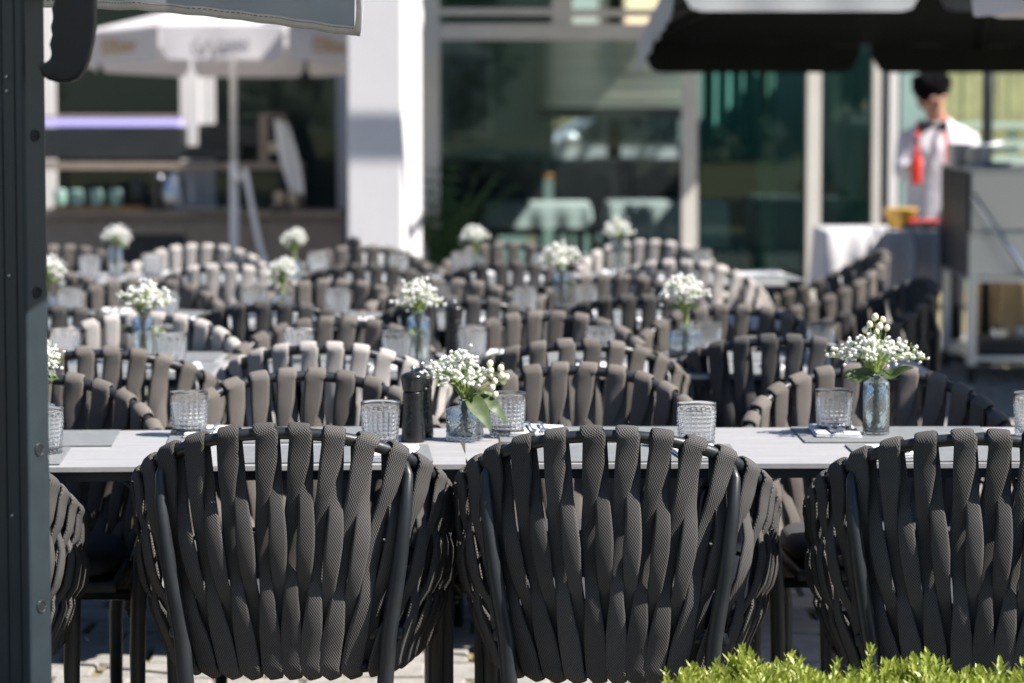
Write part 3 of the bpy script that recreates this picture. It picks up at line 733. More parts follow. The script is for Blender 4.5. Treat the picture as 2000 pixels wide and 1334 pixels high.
# ------------------------------------------------------------------ boxwood hedge
def hedge():
    rg = random.Random(5); xl = P(1280, 1300, 5.4).x; xr = 1.55; y0, y1 = 5.02, 5.46; zt = .496
    t = thing('boxwood_hedge', 'low bright green clipped boxwood hedge in front of the dark chairs', 'hedge', (.5 * (xl + xr), .5 * (y0 + y1), 0))
    ox, oy = t.location.x, t.location.y
    k = MB()
    def lf(c, d, up, L, W):
        sd_ = d.cross(up).normalized(); n_ = sd_.cross(d).normalized()
        m1 = c + d * L * .45; e = c + d * L
        k.add([c, m1 + sd_ * W + n_ * .0015, e + n_ * -.001, m1 - sd_ * W + n_ * .0015, m1 - n_ * .001], [(0, 1, 4), (1, 2, 4), (2, 3, 4), (3, 0, 4)])
    def sprig(b, d, n):
        u = d.orthogonal().normalized()
        for i in range(n):
            p = b + d * (.0085 * i); a0 = rg.uniform(0, 1) + i * 1.57
            for s_ in (0, math.pi):
                q = (Matrix.Rotation(a0 + s_, 3, d) @ u)
                op = .85 - .45 * i / n
                dd = (q * op + d * (1.05 - op * .5)).normalized(); lf(p, dd, d, rg.uniform(.018, .027), rg.uniform(.0044, .0064))
        lf(b + d * (.0085 * n), d, u, .014, .0035)
    def top(x, y): return zt + .010 * math.sin(x * 23 + y * 9) + .008 * math.sin(x * 61 + 2) + .006 * math.sin(y * 47)
    for i in range(4300):
        x = rg.uniform(xl, xr); y = rg.uniform(y0, y1)
        edge = min(1, (x - xl) / .10)
        z = top(x, y) - .05 - (1 - edge) ** 2 * .05 + rg.uniform(-.03, .012) + (.030 if rg.random() < .045 else 0)
        d = Vector((rg.gauss(0, .28), rg.gauss(-.04, .28), 1)).normalized(); sprig(Vector((x - ox, y - oy, z)), d, rg.randint(4, 7))
    for i in range(1300):
        x = rg.uniform(xl, xr); z = rg.uniform(.30, zt - .05); d = Vector((rg.gauss(0, .4), -1, rg.gauss(.7, .4))).normalized()
        sprig(Vector((x - ox, y0 + .01 - oy, z)), d, rg.randint(3, 6))
    for i in range(500):
        y = rg.uniform(y0, y1); z = rg.uniform(.05, zt - .07); d = Vector((-1, rg.gauss(0, .4), rg.gauss(.7, .4))).normalized()
        sprig(Vector((xl + .01 - ox, y - oy, z)), d, rg.randint(3, 6))
    part('foliage', k.mesh('foliage', False, M_box, False), t, kind='stuff')
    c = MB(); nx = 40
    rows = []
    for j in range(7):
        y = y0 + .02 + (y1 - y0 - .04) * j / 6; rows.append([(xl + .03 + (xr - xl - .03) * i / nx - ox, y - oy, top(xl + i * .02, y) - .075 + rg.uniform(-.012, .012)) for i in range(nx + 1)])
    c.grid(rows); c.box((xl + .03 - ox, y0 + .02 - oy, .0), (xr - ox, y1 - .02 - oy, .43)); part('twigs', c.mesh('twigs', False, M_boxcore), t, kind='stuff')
hedge()

# ------------------------------------------------------------------ near umbrella: mast, crank handle, grey valance
def near_umbrella():
    Ym = 5.12; xr = P(88, 660, Ym).x
    t = thing('terrace_umbrella', 'grey terrace umbrella with drilled anthracite mast and hanging canopy edge', 'umbrella', (xr - .06, Ym + .05, 0))
    o = t.location
    def L(p): return Vector(p) - o
    ang = R(34); ex = Vector((math.cos(ang), -math.sin(ang), 0)); ey = Vector((math.sin(ang), math.cos(ang), 0))     # mast turned on its foot
    cn = Vector((P(52, 660, Ym).x, Ym, 0)); dl = (xr - cn.x) / ey.x; wd = .13
    def mp(u, v, z): return L(cn + ex * u + ey * v + Vector((0, 0, z)))
    k = MB(); k.prism([mp(u, v, 0) for u, v in ((-wd, 0), (-.006, 0), (-.002, .0015), (0, .005), (0, dl - .005), (-.002, dl - .0015), (-.006, dl), (-wd, dl))], (0, 0, 2.02)); part('mast', k.mesh('mast', False, M_mast), t)
    for gx in (.022, .050):
        k = MB(); k.prism([mp(-gx, -.0012, .01), mp(-gx + .003, -.0012, .01), mp(-gx + .003, .0005, .01), mp(-gx, .0005, .01)], (0, 0, 2.0)); part('groove', k.mesh('groove', False, M_black), t)
    for py in (265, 571, 877, 1183):
        z = P(70, py, Ym + .03).z; k = MB(); k.tube([mp(-.003, dl * .5, z), mp(.0010, dl * .5, z)], .0088, 18); part('pin_hole', k.mesh('pin_hole', False, M_hole), t)
        k = MB(); k.tube([mp(.0008, dl * .5 + .0098 * math.cos(a_ * .2618), z + .0098 * math.sin(a_ * .2618)) for a_ in range(25)], .0012, 5); part('hole_rim', k.mesh('hole_rim', True, M_mast), t)
    for py in (150, 178, 540, 1010):
        z = P(30, py, Ym).z; k = MB(); k.ball(mp(-.036, -.001, z), .0028, 8, 5); part('rivet', k.mesh('rivet', True, M_steel), t)
    # handle: outline with finger grips, extruded and rounded
    Yh = Ym - .07
    outl = [(106, -60), (105, 0), (100, 18), (104, 34), (97, 52), (101, 68), (95, 86), (99, 103), (97, 117), (86, 122), (76, 121), (74, 133), (80, 147), (93, 156), (112, 161), (135, 161), (152, 153), (163, 138), (172, 115), (180, 80), (184, 45), (184, 0), (182, -60)]
    poly = [L(P(x, y, Yh)) for x, y in outl]
    k = MB(); k.prism(poly, (0, .042, 0)); me = k.mesh('crank_handle', False, M_black); bevel_mesh(me, .011, 3)
    for p in me.polygons: p.use_smooth = True
    part('crank_handle', me, t)
    k = MB(); a = P(140, -30, Yh); k.tube([L((a.x, Yh + .02, a.z)), L((a.x, Ym + .05, a.z)), L((xr - .06, Ym + .05, a.z + .02))], .018, 12); part('handle_bracket', k.mesh('handle_bracket', True, M_black), t)
    # canopy: square, corner low, seen from beneath; far valance hangs into view
    Yv = 5.72
    prof = [(-620, -3), (-300, 2), (-60, 9), (90, 14), (190, 18), (270, 19), (350, 27), (430, 35), (520, 46), (600, 57), (660, 66), (692, 70)]
    n = 120
    def bot(u):
        x = prof[0][0] + (prof[-1][0] - prof[0][0]) * u
        for (a, fa), (b, fb) in zip(prof, prof[1:]):
            if x <= b: return x, fa + (fb - fa) * (x - a) / (b - a) + .8 * math.sin(x * .09)
        return prof[-1]
    rows = []; H = .21; hem = .0155
    lv = [0, .25, .5, .75, .9, 1]
    wav = lambda u: .012 * math.sin(u * 21) + .006 * math.sin(u * 47 + 1)
    edge = []
    for i in range(n + 1):
        u = i / n; x, y = bot(u); p = P(x, y, Yv); p.y += wav(u); edge.append(p)
    k = MB()
    for q in lv: rows.append([L(p + Vector((.006 * q, (-.05) * q + (1 - q) * .0 - wav(i / n) * q * .8, H * q + hem))) for i, p in enumerate(edge)])
    k.grid(rows); part('valance', k.mesh('valance', True, M_canopy_grey), t)
    # folded return at the corner
    ce = edge[-1]; rr = []
    for j in range(9):
        f = j / 8; c = ce + Vector((.012 + .010 * math.sin(f * 3) , -.80 * f, .004 + .17 * f))
        rr.append([L(c + Vector((.004 * math.sin(q * 5 + f * 4), 0, H * q))) for q in (0, .2, .4, .6, .8, 1)])
    k = MB(); k.grid(rr); v2 = part('valance', k.mesh('valance', True, M_canopy_grey), t)
    # hem tape: thick folded strip along the bottom and up the side, with stitches
    k = MB()
    for i in range(n):
        pass
    sec = [(-.0016, 0), (.0016, -.0004), (.0022, .008), (.0016, hem + .0015), (-.0016, hem + .0015), (-.0022, .008)]
    vs = []; m = len(sec)
    for p in edge:
        for (dy, dz) in sec: vs.append(L(p + Vector((0, dy, dz))))
    k.add(vs, [(i * m + c, i * m + (c + 1) % m, (i + 1) * m + (c + 1) % m, (i + 1) * m + c) for i in range(n) for c in range(m)]); hemo = part('hem_tape', k.mesh('hem_tape', True, M_hem), t)
    k = MB(); side = []
    for j in range(13):
        f = j / 12; side.append(L(ce + Vector((.004 + .016 * f + .003 * math.sin(f * 9), -.004 - .02 * f, .0 + .205 * f))))
    k.tube(side, .0065, 8); part('hem_tape', k.mesh('hem_tape', True, M_hem), t)
    k = MB(); acc = 0
    for i in range(n):
        a, b = edge[i], edge[i + 1]; ln = (b - a).length; s0 = 0
        steps = max(1, int(ln / .0052))
        for q in range(steps):
            c = a.lerp(b, (q + .1) / steps) + Vector((0, -.0024, hem - .003)); d = a.lerp(b, (q + .7) / steps) + Vector((0, -.0024, hem - .003))
            k.tube([L(c), L(d)], .0007, 4)
    part('stitching', k.mesh('stitching', False, M_thread), hemo, kind='stuff')
    # canopy panels above the frame
    top = [p + Vector((.006, -.05, H + hem)) for p in (edge[0], edge[-1])]
    A = top[0] + Vector((-.2, 0, 0)); B = top[1]; C_ = B + Vector((.03, -2.4, .10)); D = A + Vector((0, -2.4, .1)); Hb = (A + B + C_ + D) / 4 + Vector((0, 0, .42))
    for a, b in ((A, B), (B, C_), (C_, D), (D, A)):
        k = MB(); rows = [[L(a.lerp(b, i / 8).lerp(Hb, j / 6)) for i in range(9)] for j in range(7)]; k.grid(rows); part('canopy_panel', k.mesh('canopy_panel', True, M_canopy_grey), t)
        k = MB(); k.tube([L(a - Vector((0, 0, .012))), L(Hb - Vector((0, 0, .02)))], .009, 8); part('rib', k.mesh('rib', True, M_mast), t)
    k = MB(); k.tube([L((xr - .06, Ym + .05, 1.9)), L(Hb - Vector((0, 0, .08)))], .022, 10); part('arm', k.mesh('arm', True, M_mast), t)
near_umbrella()

# ------------------------------------------------------------------ parasols further back
def panel(a, b, hub, mm, t, sag=.03, o=None):
    k = MB(); rows = []
    for j in range(9):
        f = j / 8; row = []
        for i in range(9):
            u = i / 8; p = Vector(a).lerp(Vector(b), u).lerp(Vector(hub), f); p.z -= sag * math.sin(math.pi * u) * (1 - f) * (.3 + .7 * f) * 1.6 
            row.append(p - o)
        rows.append(row)
    k.grid(rows); return part('canopy_panel', k.mesh('canopy_panel', True, mm), t)
def valance(a, b, H, mm, t, o, r=.07, out=(0, 0, 0), inset=.012):
    """hanging flap with rounded lower corners, 2 mm thick"""
    a = Vector(a); b = Vector(b); d = b - a; L = d.length; e = d / L; n = 24
    bottom = []
    for i in range(n + 1):
        x = L * i / n; q = 0
        if x < r: q = r - math.sqrt(max(0, r * r - (r - x) ** 2))
        elif x > L - r: q = r - math.sqrt(max(0, r * r - (x - L + r) ** 2))
        bottom.append((x, -H + min(H * .8, q)))
    nv = Vector((e.y, -e.x, 0)).normalized()
    k = MB(); rows = []
    for s_ in (0, .25, .5, .75, 1):
        rows.append([a + e * x + Vector((0, 0, z * s_)) + Vector(out) * s_ + nv * (.006 * math.sin(x * 17) * s_) - o for x, z in bottom])
    k.grid(rows); rows2 = [[p + nv * .002 for p in r_] for r_ in rows]; k.grid(rows2)
    return part('valance', k.mesh('valance', True, mm), t)
def text_part(body, size, mm, parent, origin, xdir, zdir, o):
    cu = bpy.data.curves.new('lettering', 'FONT'); cu.body = body; cu.size = size; cu.align_x = 'CENTER'; cu.align_y = 'CENTER'; cu.extrude = .0008
    tmp = bpy.data.objects.new('tmp', cu); col.objects.link(tmp); bpy.context.view_layer.update()
    me = bpy.data.meshes.new_from_object(tmp.evaluated_get(bpy.context.evaluated_depsgraph_get())); bpy.data.objects.remove(tmp)
    me.materials.clear(); me.materials.append(mm)
    x = Vector(xdir).normalized(); z = Vector(zdir).normalized(); z = (z - x * z.dot(x)).normalized(); y = x.cross(z)
    Mx = Matrix((x, z, y)).transposed()
    for v in me.vertices: v.co = Mx @ v.co + Vector(origin) - o
    return part('lettering', me, parent)

def white_parasol():
    Yp = 19.3; base = XA(458, Yp); c = Vector((base, Yp, 0)); t = thing('white_parasol', 'white octagonal parasol with printed valance in front of the bar', 'parasol', c)
    Rr = .97; hub = c + Vector((0, .06, 2.08)); cor = []
    for i in range(8):
        a = R(-112.5 + 45 * i); p = c + Vector((Rr * math.cos(a) + .02, Rr * math.sin(a), 0)); p.z = 1.835 - .055 * (p.y - c.y); cor.append(p)
    for i in range(8):
        a, b = cor[i], cor[(i + 1) % 8]; panel(a, b, hub, M_canopy_white, t, .04, c)
        va = valance(a.lerp(b, .02), a.lerp(b, .98), .20, M_canopy_white, t, c, .05)
        k = MB(); k.tube([a - c - Vector((0, 0, .01)), hub - c - Vector((0, 0, .03))], .008, 6); part('rib', k.mesh('rib', True, M_pole_white), t)
        d = (b - a).normalized(); nrm = Vector((d.y, -d.x, 0)); mid = a.lerp(b, .5) + nrm * .012 - Vector((0, 0, .105))
        if i == 0: text_part('Le petit', .105, M_ink, va, mid, d, (0, 0, 1), c)
        elif i in (1, 7): text_part('Ellbier', .135, M_gold, va, mid, d, (0, 0, 1), c)
    k = MB(); k.tube([(0, 0, 1.02), (0, .0, 1.6), (0, .05, 2.06)], .021, 12); part('pole', k.mesh('pole', True, M_pole_white), t)
    k = MB(); k.tube([(0, 0, .03), (0, 0, 1.06)], .026, 12); part('pole', k.mesh('pole', True, M_pole_white), t)
    k = MB(); k.ball((.02, -.03, .965), .036, 12, 8); part('clamp_knob', k.mesh('clamp_knob', True, M_pole_white), t)
    k = MB(); pts = [P(478, 330, Yp - .1), P(486, 370, Yp - .12), P(497, 430, Yp - .16), P(510, 490, Yp - .2), P(525, 530, Yp - .22), P(545, 600, Yp - .22), P(550, 740, Yp - .22)]
    k.tube([p - c for p in pts], .017, 10); part('crank_tube', k.mesh('crank_tube', True, M_pole_white), t)
    k = MB(); k.lathe([(.05, .0), (.28, .0), (.30, .02), (.30, .05), (.26, .07), (.05, .08), (.03, .16)], 32); part('base', k.mesh('base', True, M_mast), t)
white_parasol()

def big_parasol(name, label, corners, hub, vh, pole, m_in, m_out, r=.1, sag=.06, notch=None):
    c = Vector((pole[0], pole[1], 0)); t = thing(name, label, 'parasol', c); cs = [Vector(p) for p in corners]; hub = Vector(hub); n = len(cs)
    for i in range(n):
        a, b = cs[i], cs[(i + 1) % n]; panel(a, b, hub, m_in, t, sag, c)
        m_ = int(max(1, round((b - a).length / 1.12)))
        for j in range(m_): valance(a.lerp(b, j / m_ + .008), a.lerp(b, (j + 1) / m_ - .008), vh, m_in if (i == 2 or (i == 0 and j > 0 and m_in is not m_out)) else m_out, t, c, r)
        k = MB(); k.tube([a - c - Vector((0, 0, .02)), hub - c - Vector((0, 0, .06))], .012, 8); part('rib', k.mesh('rib', True, M_frame), t)
        md = a.lerp(b, .5); k = MB(); k.tube([md - c - Vector((0, 0, .02 + sag * .5)), hub - c - Vector((0, 0, .06))], .010, 8); part('rib', k.mesh('rib', True, M_frame), t)
    k = MB(); k.tube([(0, 0, .03), (0, 0, 1.2), Vector((0, 0, pole[2]))], .030, 12); part('pole', k.mesh('pole', True, M_frame), t)
    k = MB(); k.tube([Vector((0, 0, pole[2] - .1)), hub - c - Vector((0, 0, .05))], .02, 8); part('arm', k.mesh('arm', True, M_frame), t)
    k = MB(); k.lathe([(.05, .0), (.33, .0), (.35, .02), (.35, .05), (.30, .07), (.05, .08), (.03, .16)], 32); part('base', k.mesh('base', True, M_mast), t)
    return t
# dark parasol over the serving counter: front edge at 13 m, rear edge at 17 m
nl = P(1318, -55, 13.6); nr = Vector((nl.x + 3.30, 13.6, nl.z)); fl_ = P(1246, 78, 16.3); fr_ = Vector((4.2, 16.3, fl_.z))
pp = P(1928, 300, 17.35)
big_parasol('dark_parasol', 'black parasol with dove grey valance over the serving table', [nl, nr, fr_, fl_], (2.4, 14.95, 2.62), .17, (pp.x, 17.35, 2.3), M_canopy_dark, M_canopy_mid, .09)
# white parasol whose corner reaches in at the upper right
q = P(1893, 36, 10.6)
big_parasol('pale_parasol', 'pale parasol whose lit corner reaches in above the steel trolley', [Vector((q.x + .40, 6.9, q.z + .22)), Vector((4.6, 6.9, q.z + .22)), Vector((4.6, 10.6, q.z + .18)), Vector((q.x, 10.6, q.z + .17))], (3.1, 8.8, 2.75), .17, (3.1, 8.8, 2.7), M_canopy_white, M_canopy_white, .08)

# ------------------------------------------------------------------ restaurant building
YF = 19.8
bld = thing('restaurant_building', 'restaurant front with white corner pillar and tall grey framed glass doors', 'building', (0, 20, 0))
bo = Vector((0, 20, 0))
def bpart(name, a, b, m, parent=bld, bev=0):
    return part(name, box_mesh(name, tuple(Vector(a) - bo), tuple(Vector(b) - bo), m, bev), parent)
# white pillar with a splayed side
pa = P(678, 300, 17.6).x; pb = P(786, 300, 17.6).x; pc = P(824, 300, 18.1).x
k = MB(); k.prism([Vector((pa, 17.6, 0)) - bo, Vector((pb, 17.6, 0)) - bo, Vector((pc, 18.1, 0)) - bo, Vector((pa, 18.1, 0)) - bo], (0, 0, 2.3))
me = k.mesh('pillar', False, M_render_white); bevel_mesh(me, .012); part('pillar', me, bld)
k = MB(); dp = P(817, 20, 18.2); k.tube([Vector((dp.x, 18.15, 1.86)) - bo, Vector((dp.x, 18.15, 1.95)) - bo, Vector((dp.x, 18.2, 3.0)) - bo], .03, 12); part('downpipe', k.mesh('downpipe', True, M_whiteframe), bld)
# upper storey slab that shades the doors
bpart('canopy_slab', (pc, 17.95, 2.62), (P(1757, 300, YF).x + .12, 19.9, 2.85), M_render_white); bpart('roof_slab', (pc, 19.905, 2.62), (1.6, 25.3, 2.85), M_render_white)
bpart('wall', (pc, YF - .05, 2.2), (P(1757, 300, YF).x + .1, YF + .09, 2.615), M_render_white)
ar = P(740, 268, 17.6).z - 1.56 + .605 * math.tan(R(SUN_EL)) / math.cos(R(SUN_AZ))
bpart('shadow_rail', (.02, 16.97, ar + 1.56 - .05), (2.5, 17.02, ar + 1.56 + .05), M_whiteframe)  # added rail out of view, placed so its shadow bands the pillar
for ax in (1.6, 2.44): bpart('shadow_rail_bracket', (ax, 17.021, ar + 1.53), (ax + .04, 17.949, ar + 1.56), M_whiteframe)
# grey frames of the door front
def fpx(name, x0, y0, x1, y1, d0=0, d1=.10, m=M_greyframe, parent=bld):
    a, b = pxbox(x0, y0, x1, y1, YF - d0, d1); return bpart(name, a, b, m, parent, .004)
fpx('door_frame', 823, -60, 858, 760)
fpx('transom', 858.5, 46, 1329.5, 78, .01)
fpx('door_frame', 1330, -60, 1364, 760)
fpx('door_frame', 1572, -60, 1606, 760)
fpx('door_frame', 1700, -60, 1726, 760, .03)
fpx('door_frame', 1732, -60, 1757, 760, .05, .1, M_whiteframe)
fpx('window_frame', 1078, -60, 1118, 45.5)
fpx('window_frame', 858.5, 16, 1077.5, 30); fpx('window_frame', 1118.5, 18, 1329.5, 32)
def pane(x0, y0, x1, y1, m=M_pane, off=.04):
    a, b = pxbox(x0, y0, x1, y1, YF + off, .008); return bpart('glass_pane', a, b, m)
pane(858.5, -60, 1077.5, 15.5); pane(1118.5, -60, 1329.5, 17.5)
pane(858.5, 78.5, 1329.5, 760); pane(1364.5, -60, 1571.5, 760, M_pane_teal); pane(1606.5, -60, 1699.5, 760, M_pane_teal)
# dining room shell
x0r, x1r = pc + .02, P(1757, 300, YF).x + .02
bpart('room_floor', (x0r, YF + .12, .02), (x1r, 26.2, .06), M_roomfloor)
bpart('room_ceiling', (x0r, YF + .30, 2.45), (1.55, 25.2, 2.6), M_room)
bpart('room_wall', (x0r - .2, YF + .12, .06), (x0r - .02, 26.2, 2.45), M_room)
bpart('room_wall', (x1r, YF + .12, .06), (x1r + .2, 26.2, 2.45), M_room)
YB_ = 25.0
wl, wr = P(1082, 200, YB_).x, P(1326, 200, YB_).x; wzb, wzt = P(1100, 315, YB_).z, 2.25
bpart('room_wall', (x0r - .02, YB_, .06), (wl, YB_ + .2, 2.45), M_room)
bpart('room_wall', (wr, YB_, .06), (x1r, YB_ + .2, 2.45), M_room)
bpart('room_wall', (wl, YB_, .06), (wr, YB_ + .2, wzb), M_room)
bpart('room_wall', (wl, YB_, wzt), (wr, YB_ + .2, 2.45), M_room)
a, b = pxbox(1186, -20, 1214, 330, YB_ + .03, .1); bpart('window_mullion', a, b, M_dark)
bl = thing('roman_blind', 'sheer roman blind half lowered over the dining room window', 'blind', (.5 * (wl + wr), YB_ - .1, 1.4))
for i, (y0_, y1_) in enumerate(((60, 108), (106, 140), (138, 185), (183, 222))):
    a, b = pxbox(1055, y0_, 1338, y1_, YB_ - .08 - .012 * (i % 2), .004); part('fold', box_mesh('fold', tuple(Vector(a) - bl.location), tuple(Vector(b) - bl.location), M_blind), bl)
a, b = pxbox(1050, 210, 1340, 232, YB_ - .13, .03); part('hem_bar', box_mesh('hem_bar', tuple(Vector(a) - bl.location), tuple(Vector(b) - bl.location), M_dark), bl)
# picture
pt = thing('framed_picture', 'tall black and white abstract picture on the dining room wall', 'picture', P(915, 260, 24.9))
a, b = pxbox(868, 82, 962, 268, 24.93, .05); part('frame', box_mesh('frame', tuple(Vector(a) - pt.location), tuple(Vector(b) - pt.location), M_greyframe, .005), pt)
a, b = pxbox(876, 90, 954, 260, 24.915, .02); part('print', box_mesh('print', tuple(Vector(a) - pt.location), tuple(Vector(b) - pt.location), M_art), pt)
# dining tables under linen, chairs
def draped_table(xa, xb, y, top, drop, label, depth=.8, m=M_cloth, scale_px=None):
    t = thing('covered_table', label, 'table', (.5 * (xa + xb), y + depth / 2, 0)); o = t.location; k = MB(); n = 60; per = []
    W = xb - xa
    per_pts = []
    for i in range(n * 4):
        s_ = i / n; e = int(s_); f = s_ - e
        cs = [(xa, y), (xb, y), (xb, y + depth), (xa, y + depth)]; p = Vector((*cs[e], 0)).lerp(Vector((*cs[(e + 1) % 4], 0)), f)
        nx, ny = [(0, -1), (1, 0), (0, 1), (-1, 0)][e]; per_pts.append((p, nx, ny, i))
    rows = []
    for z, out in ((top, 0), (top - .006, .006), (top - drop * .5, .014), (top - drop, .022)):
        rows.append([Vector((p.x + nx * (out + .016 * math.sin(i * .42) * (top - z) / drop), p.y + ny * (out + .016 * math.sin(i * .42) * (top - z) / drop), z)) - o for p, nx, ny, i in per_pts])
    m4 = len(per_pts); vs = [v for r_ in rows for v in r_]
    k.add(vs, [(j * m4 + i, j * m4 + (i + 1) % m4, (j + 1) * m4 + (i + 1) % m4, (j + 1) * m4 + i) for j in range(3) for i in range(m4)] + [tuple(range(m4))])
    part('tablecloth', k.mesh('tablecloth', True, m), t)
    for sx in (xa + .06, xb - .06):
        for sy in (y + .06, y + depth - .06):
            part('leg', box_mesh('leg', tuple(Vector((sx - .02, sy - .02, .0)) - o), tuple(Vector((sx + .02, sy + .02, top - .01)) - o), M_frame), t)
    return t
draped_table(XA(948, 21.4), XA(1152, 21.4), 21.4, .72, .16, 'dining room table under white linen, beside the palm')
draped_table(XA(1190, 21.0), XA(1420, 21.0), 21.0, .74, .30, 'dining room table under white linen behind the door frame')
def dining_chair(px, y, label):
    t = thing('dining_chair', label, 'chair', (XA(px, y), y, .06), 0, 'black dining room chairs')
    k = MB(); k.box((-.22, -.04, .42), (.22, .0, .95)); part('backrest', bevel_mesh(k.mesh('backrest', material=M_leather), .02), t)
    k = MB(); k.box((-.22, 0.002, .40), (.22, .44, .47)); part('seat', bevel_mesh(k.mesh('seat', material=M_leather), .02), t)
    for sx in (-.19, .19):
        for sy in (-.02, .40): part('leg', box_mesh('leg', (sx - .02, sy - .02, 0), (sx + .02, sy + .02, .40), M_leather), t)
for px, y, lb in ((908, 22.6, 'black dining chair inside, behind the palm'), (1003, 22.4, 'black dining chair inside, at the linen covered table by the palm'), (1140, 22.6, 'black dining chair inside, under the blind'), (1210, 23.0, 'black dining chair inside, in front of the car window'), (1292, 22.6, 'black dining chair inside, next to the door frame'), (1415, 22.2, 'black dining chair behind the green reflection door glass')):
    dining_chair(px, y, lb)
sb = thing('side_board', 'small wooden serving table inside between the black chairs', 'side table', (XA(1075, 23.2), 23.2, .06))
part('top', box_mesh('top', (-.17, -.15, .78), (.17, .15, .82), M_tray, .005), sb)
for sx in (-.14, .14):
    for sy in (-.12, .12): part('leg', box_mesh('leg', (sx - .015, sy - .015, 0), (sx + .015, sy + .015, .78), M_tray), sb)
# sheer curtains behind the doors, greened to stand in for reflections
def curtain(xa, xb, y, label, m=M_curtain):
    t = thing('curtain', label, 'curtain', (.5 * (xa + xb), y, 0), 0, 'sheer curtains behind the doors'); k = MB(); n = int(max(12, (xb - xa) * 70)); rows = []
    for z in (.08, .9, 1.7, 2.44): rows.append([(xa + (xb - xa) * i / n - t.location.x, .03 * math.sin(i * .9) + .01 * math.sin(i * .37 + z), z) for i in range(n + 1)])
    k.grid(rows); part('cloth', k.mesh('cloth', True, m), t)
curtain(XA(1483, 20.4), XA(1512, 20.4), 20.4, 'narrow gathered sheer curtain behind the wide tinted door')
curtain(XA(1640, 20.5), XA(1700, 20.5), 20.5, 'gathered sheer curtain behind the narrow tinted door')
curtain(XA(1372, 22.9), XA(1480, 22.9), 22.9, 'dark teal curtain at the back of the tinted door', mat('dark teal curtain', (.12, .27, .25), .9, var=.15, vscale=3))

# potted palm inside the doorway
def palm(px, y):
    x = XA(px, y); t = thing('potted_palm', 'dark green potted palm at the door frame beside the white pillar', 'plant', (x, y, .0)); rg = random.Random(3)
    k = MB(); k.lathe([(.10, 0), (.13, .0), (.17, .30), (.18, .32), (.16, .32), (.15, .28), (.02, .28)], 24); part('pot', k.mesh('pot', True, M_dark), t)
    for i in range(22):
        a = rg.uniform(0, 6.28); ln = rg.uniform(.45, .85); lean = rg.uniform(.15, .6); k = MB(); pts = []
        for j in range(9):
            f = j / 8; pts.append(Vector((math.cos(a) * lean * ln * f ** 1.4, math.sin(a) * lean * ln * f ** 1.4 * .7, .28 + ln * f * (1 - .35 * lean * f))))
        k.tube(pts, .004, 4, False)
        for j in range(2, 9):
            for s_ in (-1, 1):
                d = (pts[j] - pts[j - 1]).normalized(); sd_ = Vector((-math.sin(a), math.cos(a), 0)) * s_; e = pts[j] + (sd_ * .8 + d * .7).normalized() * .16 * (1.1 - j / 12) - Vector((0, 0, .04)); md = pts[j].lerp(e, .5) + Vector((0, 0, .015)); w_ = d * .011
                k.add([pts[j], md + w_, e, md - w_], [(0, 1, 2, 3)])
        part('frond', k.mesh('frond', False, M_palm, False), t)
palm(868, 19.45)

# ------------------------------------------------------------------ bar front on the other side of the pillar
YW = 21.2
def wpx(name, x0, y0, x1, y1, Y, d, m, parent, o, bev=.003):
    a, b = pxbox(x0, y0, x1, y1, Y, d); return part(name, box_mesh(name, tuple(Vector(a) - o), tuple(Vector(b) - o), m, bev), parent)
wpx('window_frame', 60, -60, 104, 760, YW, .1, M_whiteframe, bld, bo)
wpx('window_frame', 356, -60, 387, 760, YW, .1, M_whiteframe, bld, bo); wpx('window_frame', 389, -60, 417, 760, YW + .01, .1, M_whiteframe, bld, bo)
wpx('window_frame', 660, -60, 690, 760, YW, .1, M_whiteframe, bld, bo)
for x0, x1 in ((104.5, 355.5), (417.5, 659.5)): wpx('glass_pane', x0, -60, x1, 760, YW + .04, .008, M_pane, bld, bo, 0)
zf = 2.6
xw0, xw1 = P(-300, 300, YW).x, pa + .02
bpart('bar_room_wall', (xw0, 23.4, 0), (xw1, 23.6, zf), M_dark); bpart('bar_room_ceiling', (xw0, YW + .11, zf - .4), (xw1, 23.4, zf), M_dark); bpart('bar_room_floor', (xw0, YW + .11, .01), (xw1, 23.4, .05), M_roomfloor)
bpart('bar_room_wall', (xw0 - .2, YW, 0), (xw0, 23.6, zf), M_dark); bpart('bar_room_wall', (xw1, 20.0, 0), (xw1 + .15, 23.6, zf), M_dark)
bpart('roof_slab', (xw0 - .3, YW - .12, zf + .005), (xw1 + .3, 27, zf + .25), M_render_white)
bpart('wall', (xw0, YW - .02, 2.25), (xw1, YW + .1, zf), M_render_white)
bar = thing('bar_counter', 'grey oak bar counter with violet lit dark hood in front of the window', 'bar', (XA(380, 20.5), 20.6, 0)); br = Vector(bar.location)
YC_ = 20.35
wpx('counter_top', 60, 414, 672, 424, YC_ - .05, .62, M_wood, bar, br); 
for i in range(4):
    x0 = 60 + i * 153; wpx('front_panel', x0, 424.5, x0 + 151, 520 if i != 1 else 458, YC_, .03, M_wood, bar, br)
wpx('kick_panel', 60, 521, 672, 735, YC_ + .03, .03, M_dark, bar, br)
wpx('under_shelf_glass', 215, 459, 362, 519, YC_ + .02, .02, M_dark, bar, br)
wpx('shelf', 60, 318, 592, 331, YC_ + .08, .34, M_wood, bar, br)
hood = wpx('hood', 60, 249, 356, 311, YC_ + .10, .32, M_dark, bar, br); wpx('hood', 357, 286, 470, 311, YC_ + .10, .32, M_dark, bar, br); wpx('hood', 387, 243, 508, 285.5, YC_ + .16, .3, M_dark, bar, br)
wpx('led_strip', 60, 232, 356, 246, YC_ + .12, .05, M_led, bar, br); wpx('hood_cap', 60, 226, 356, 231, YC_ + .10, .3, M_wood, bar, br)
for x in (66, 300, 586): wpx('post', x, 331.5, x + 8, 413.5, YC_ + .2, .03, M_wood, bar, br)
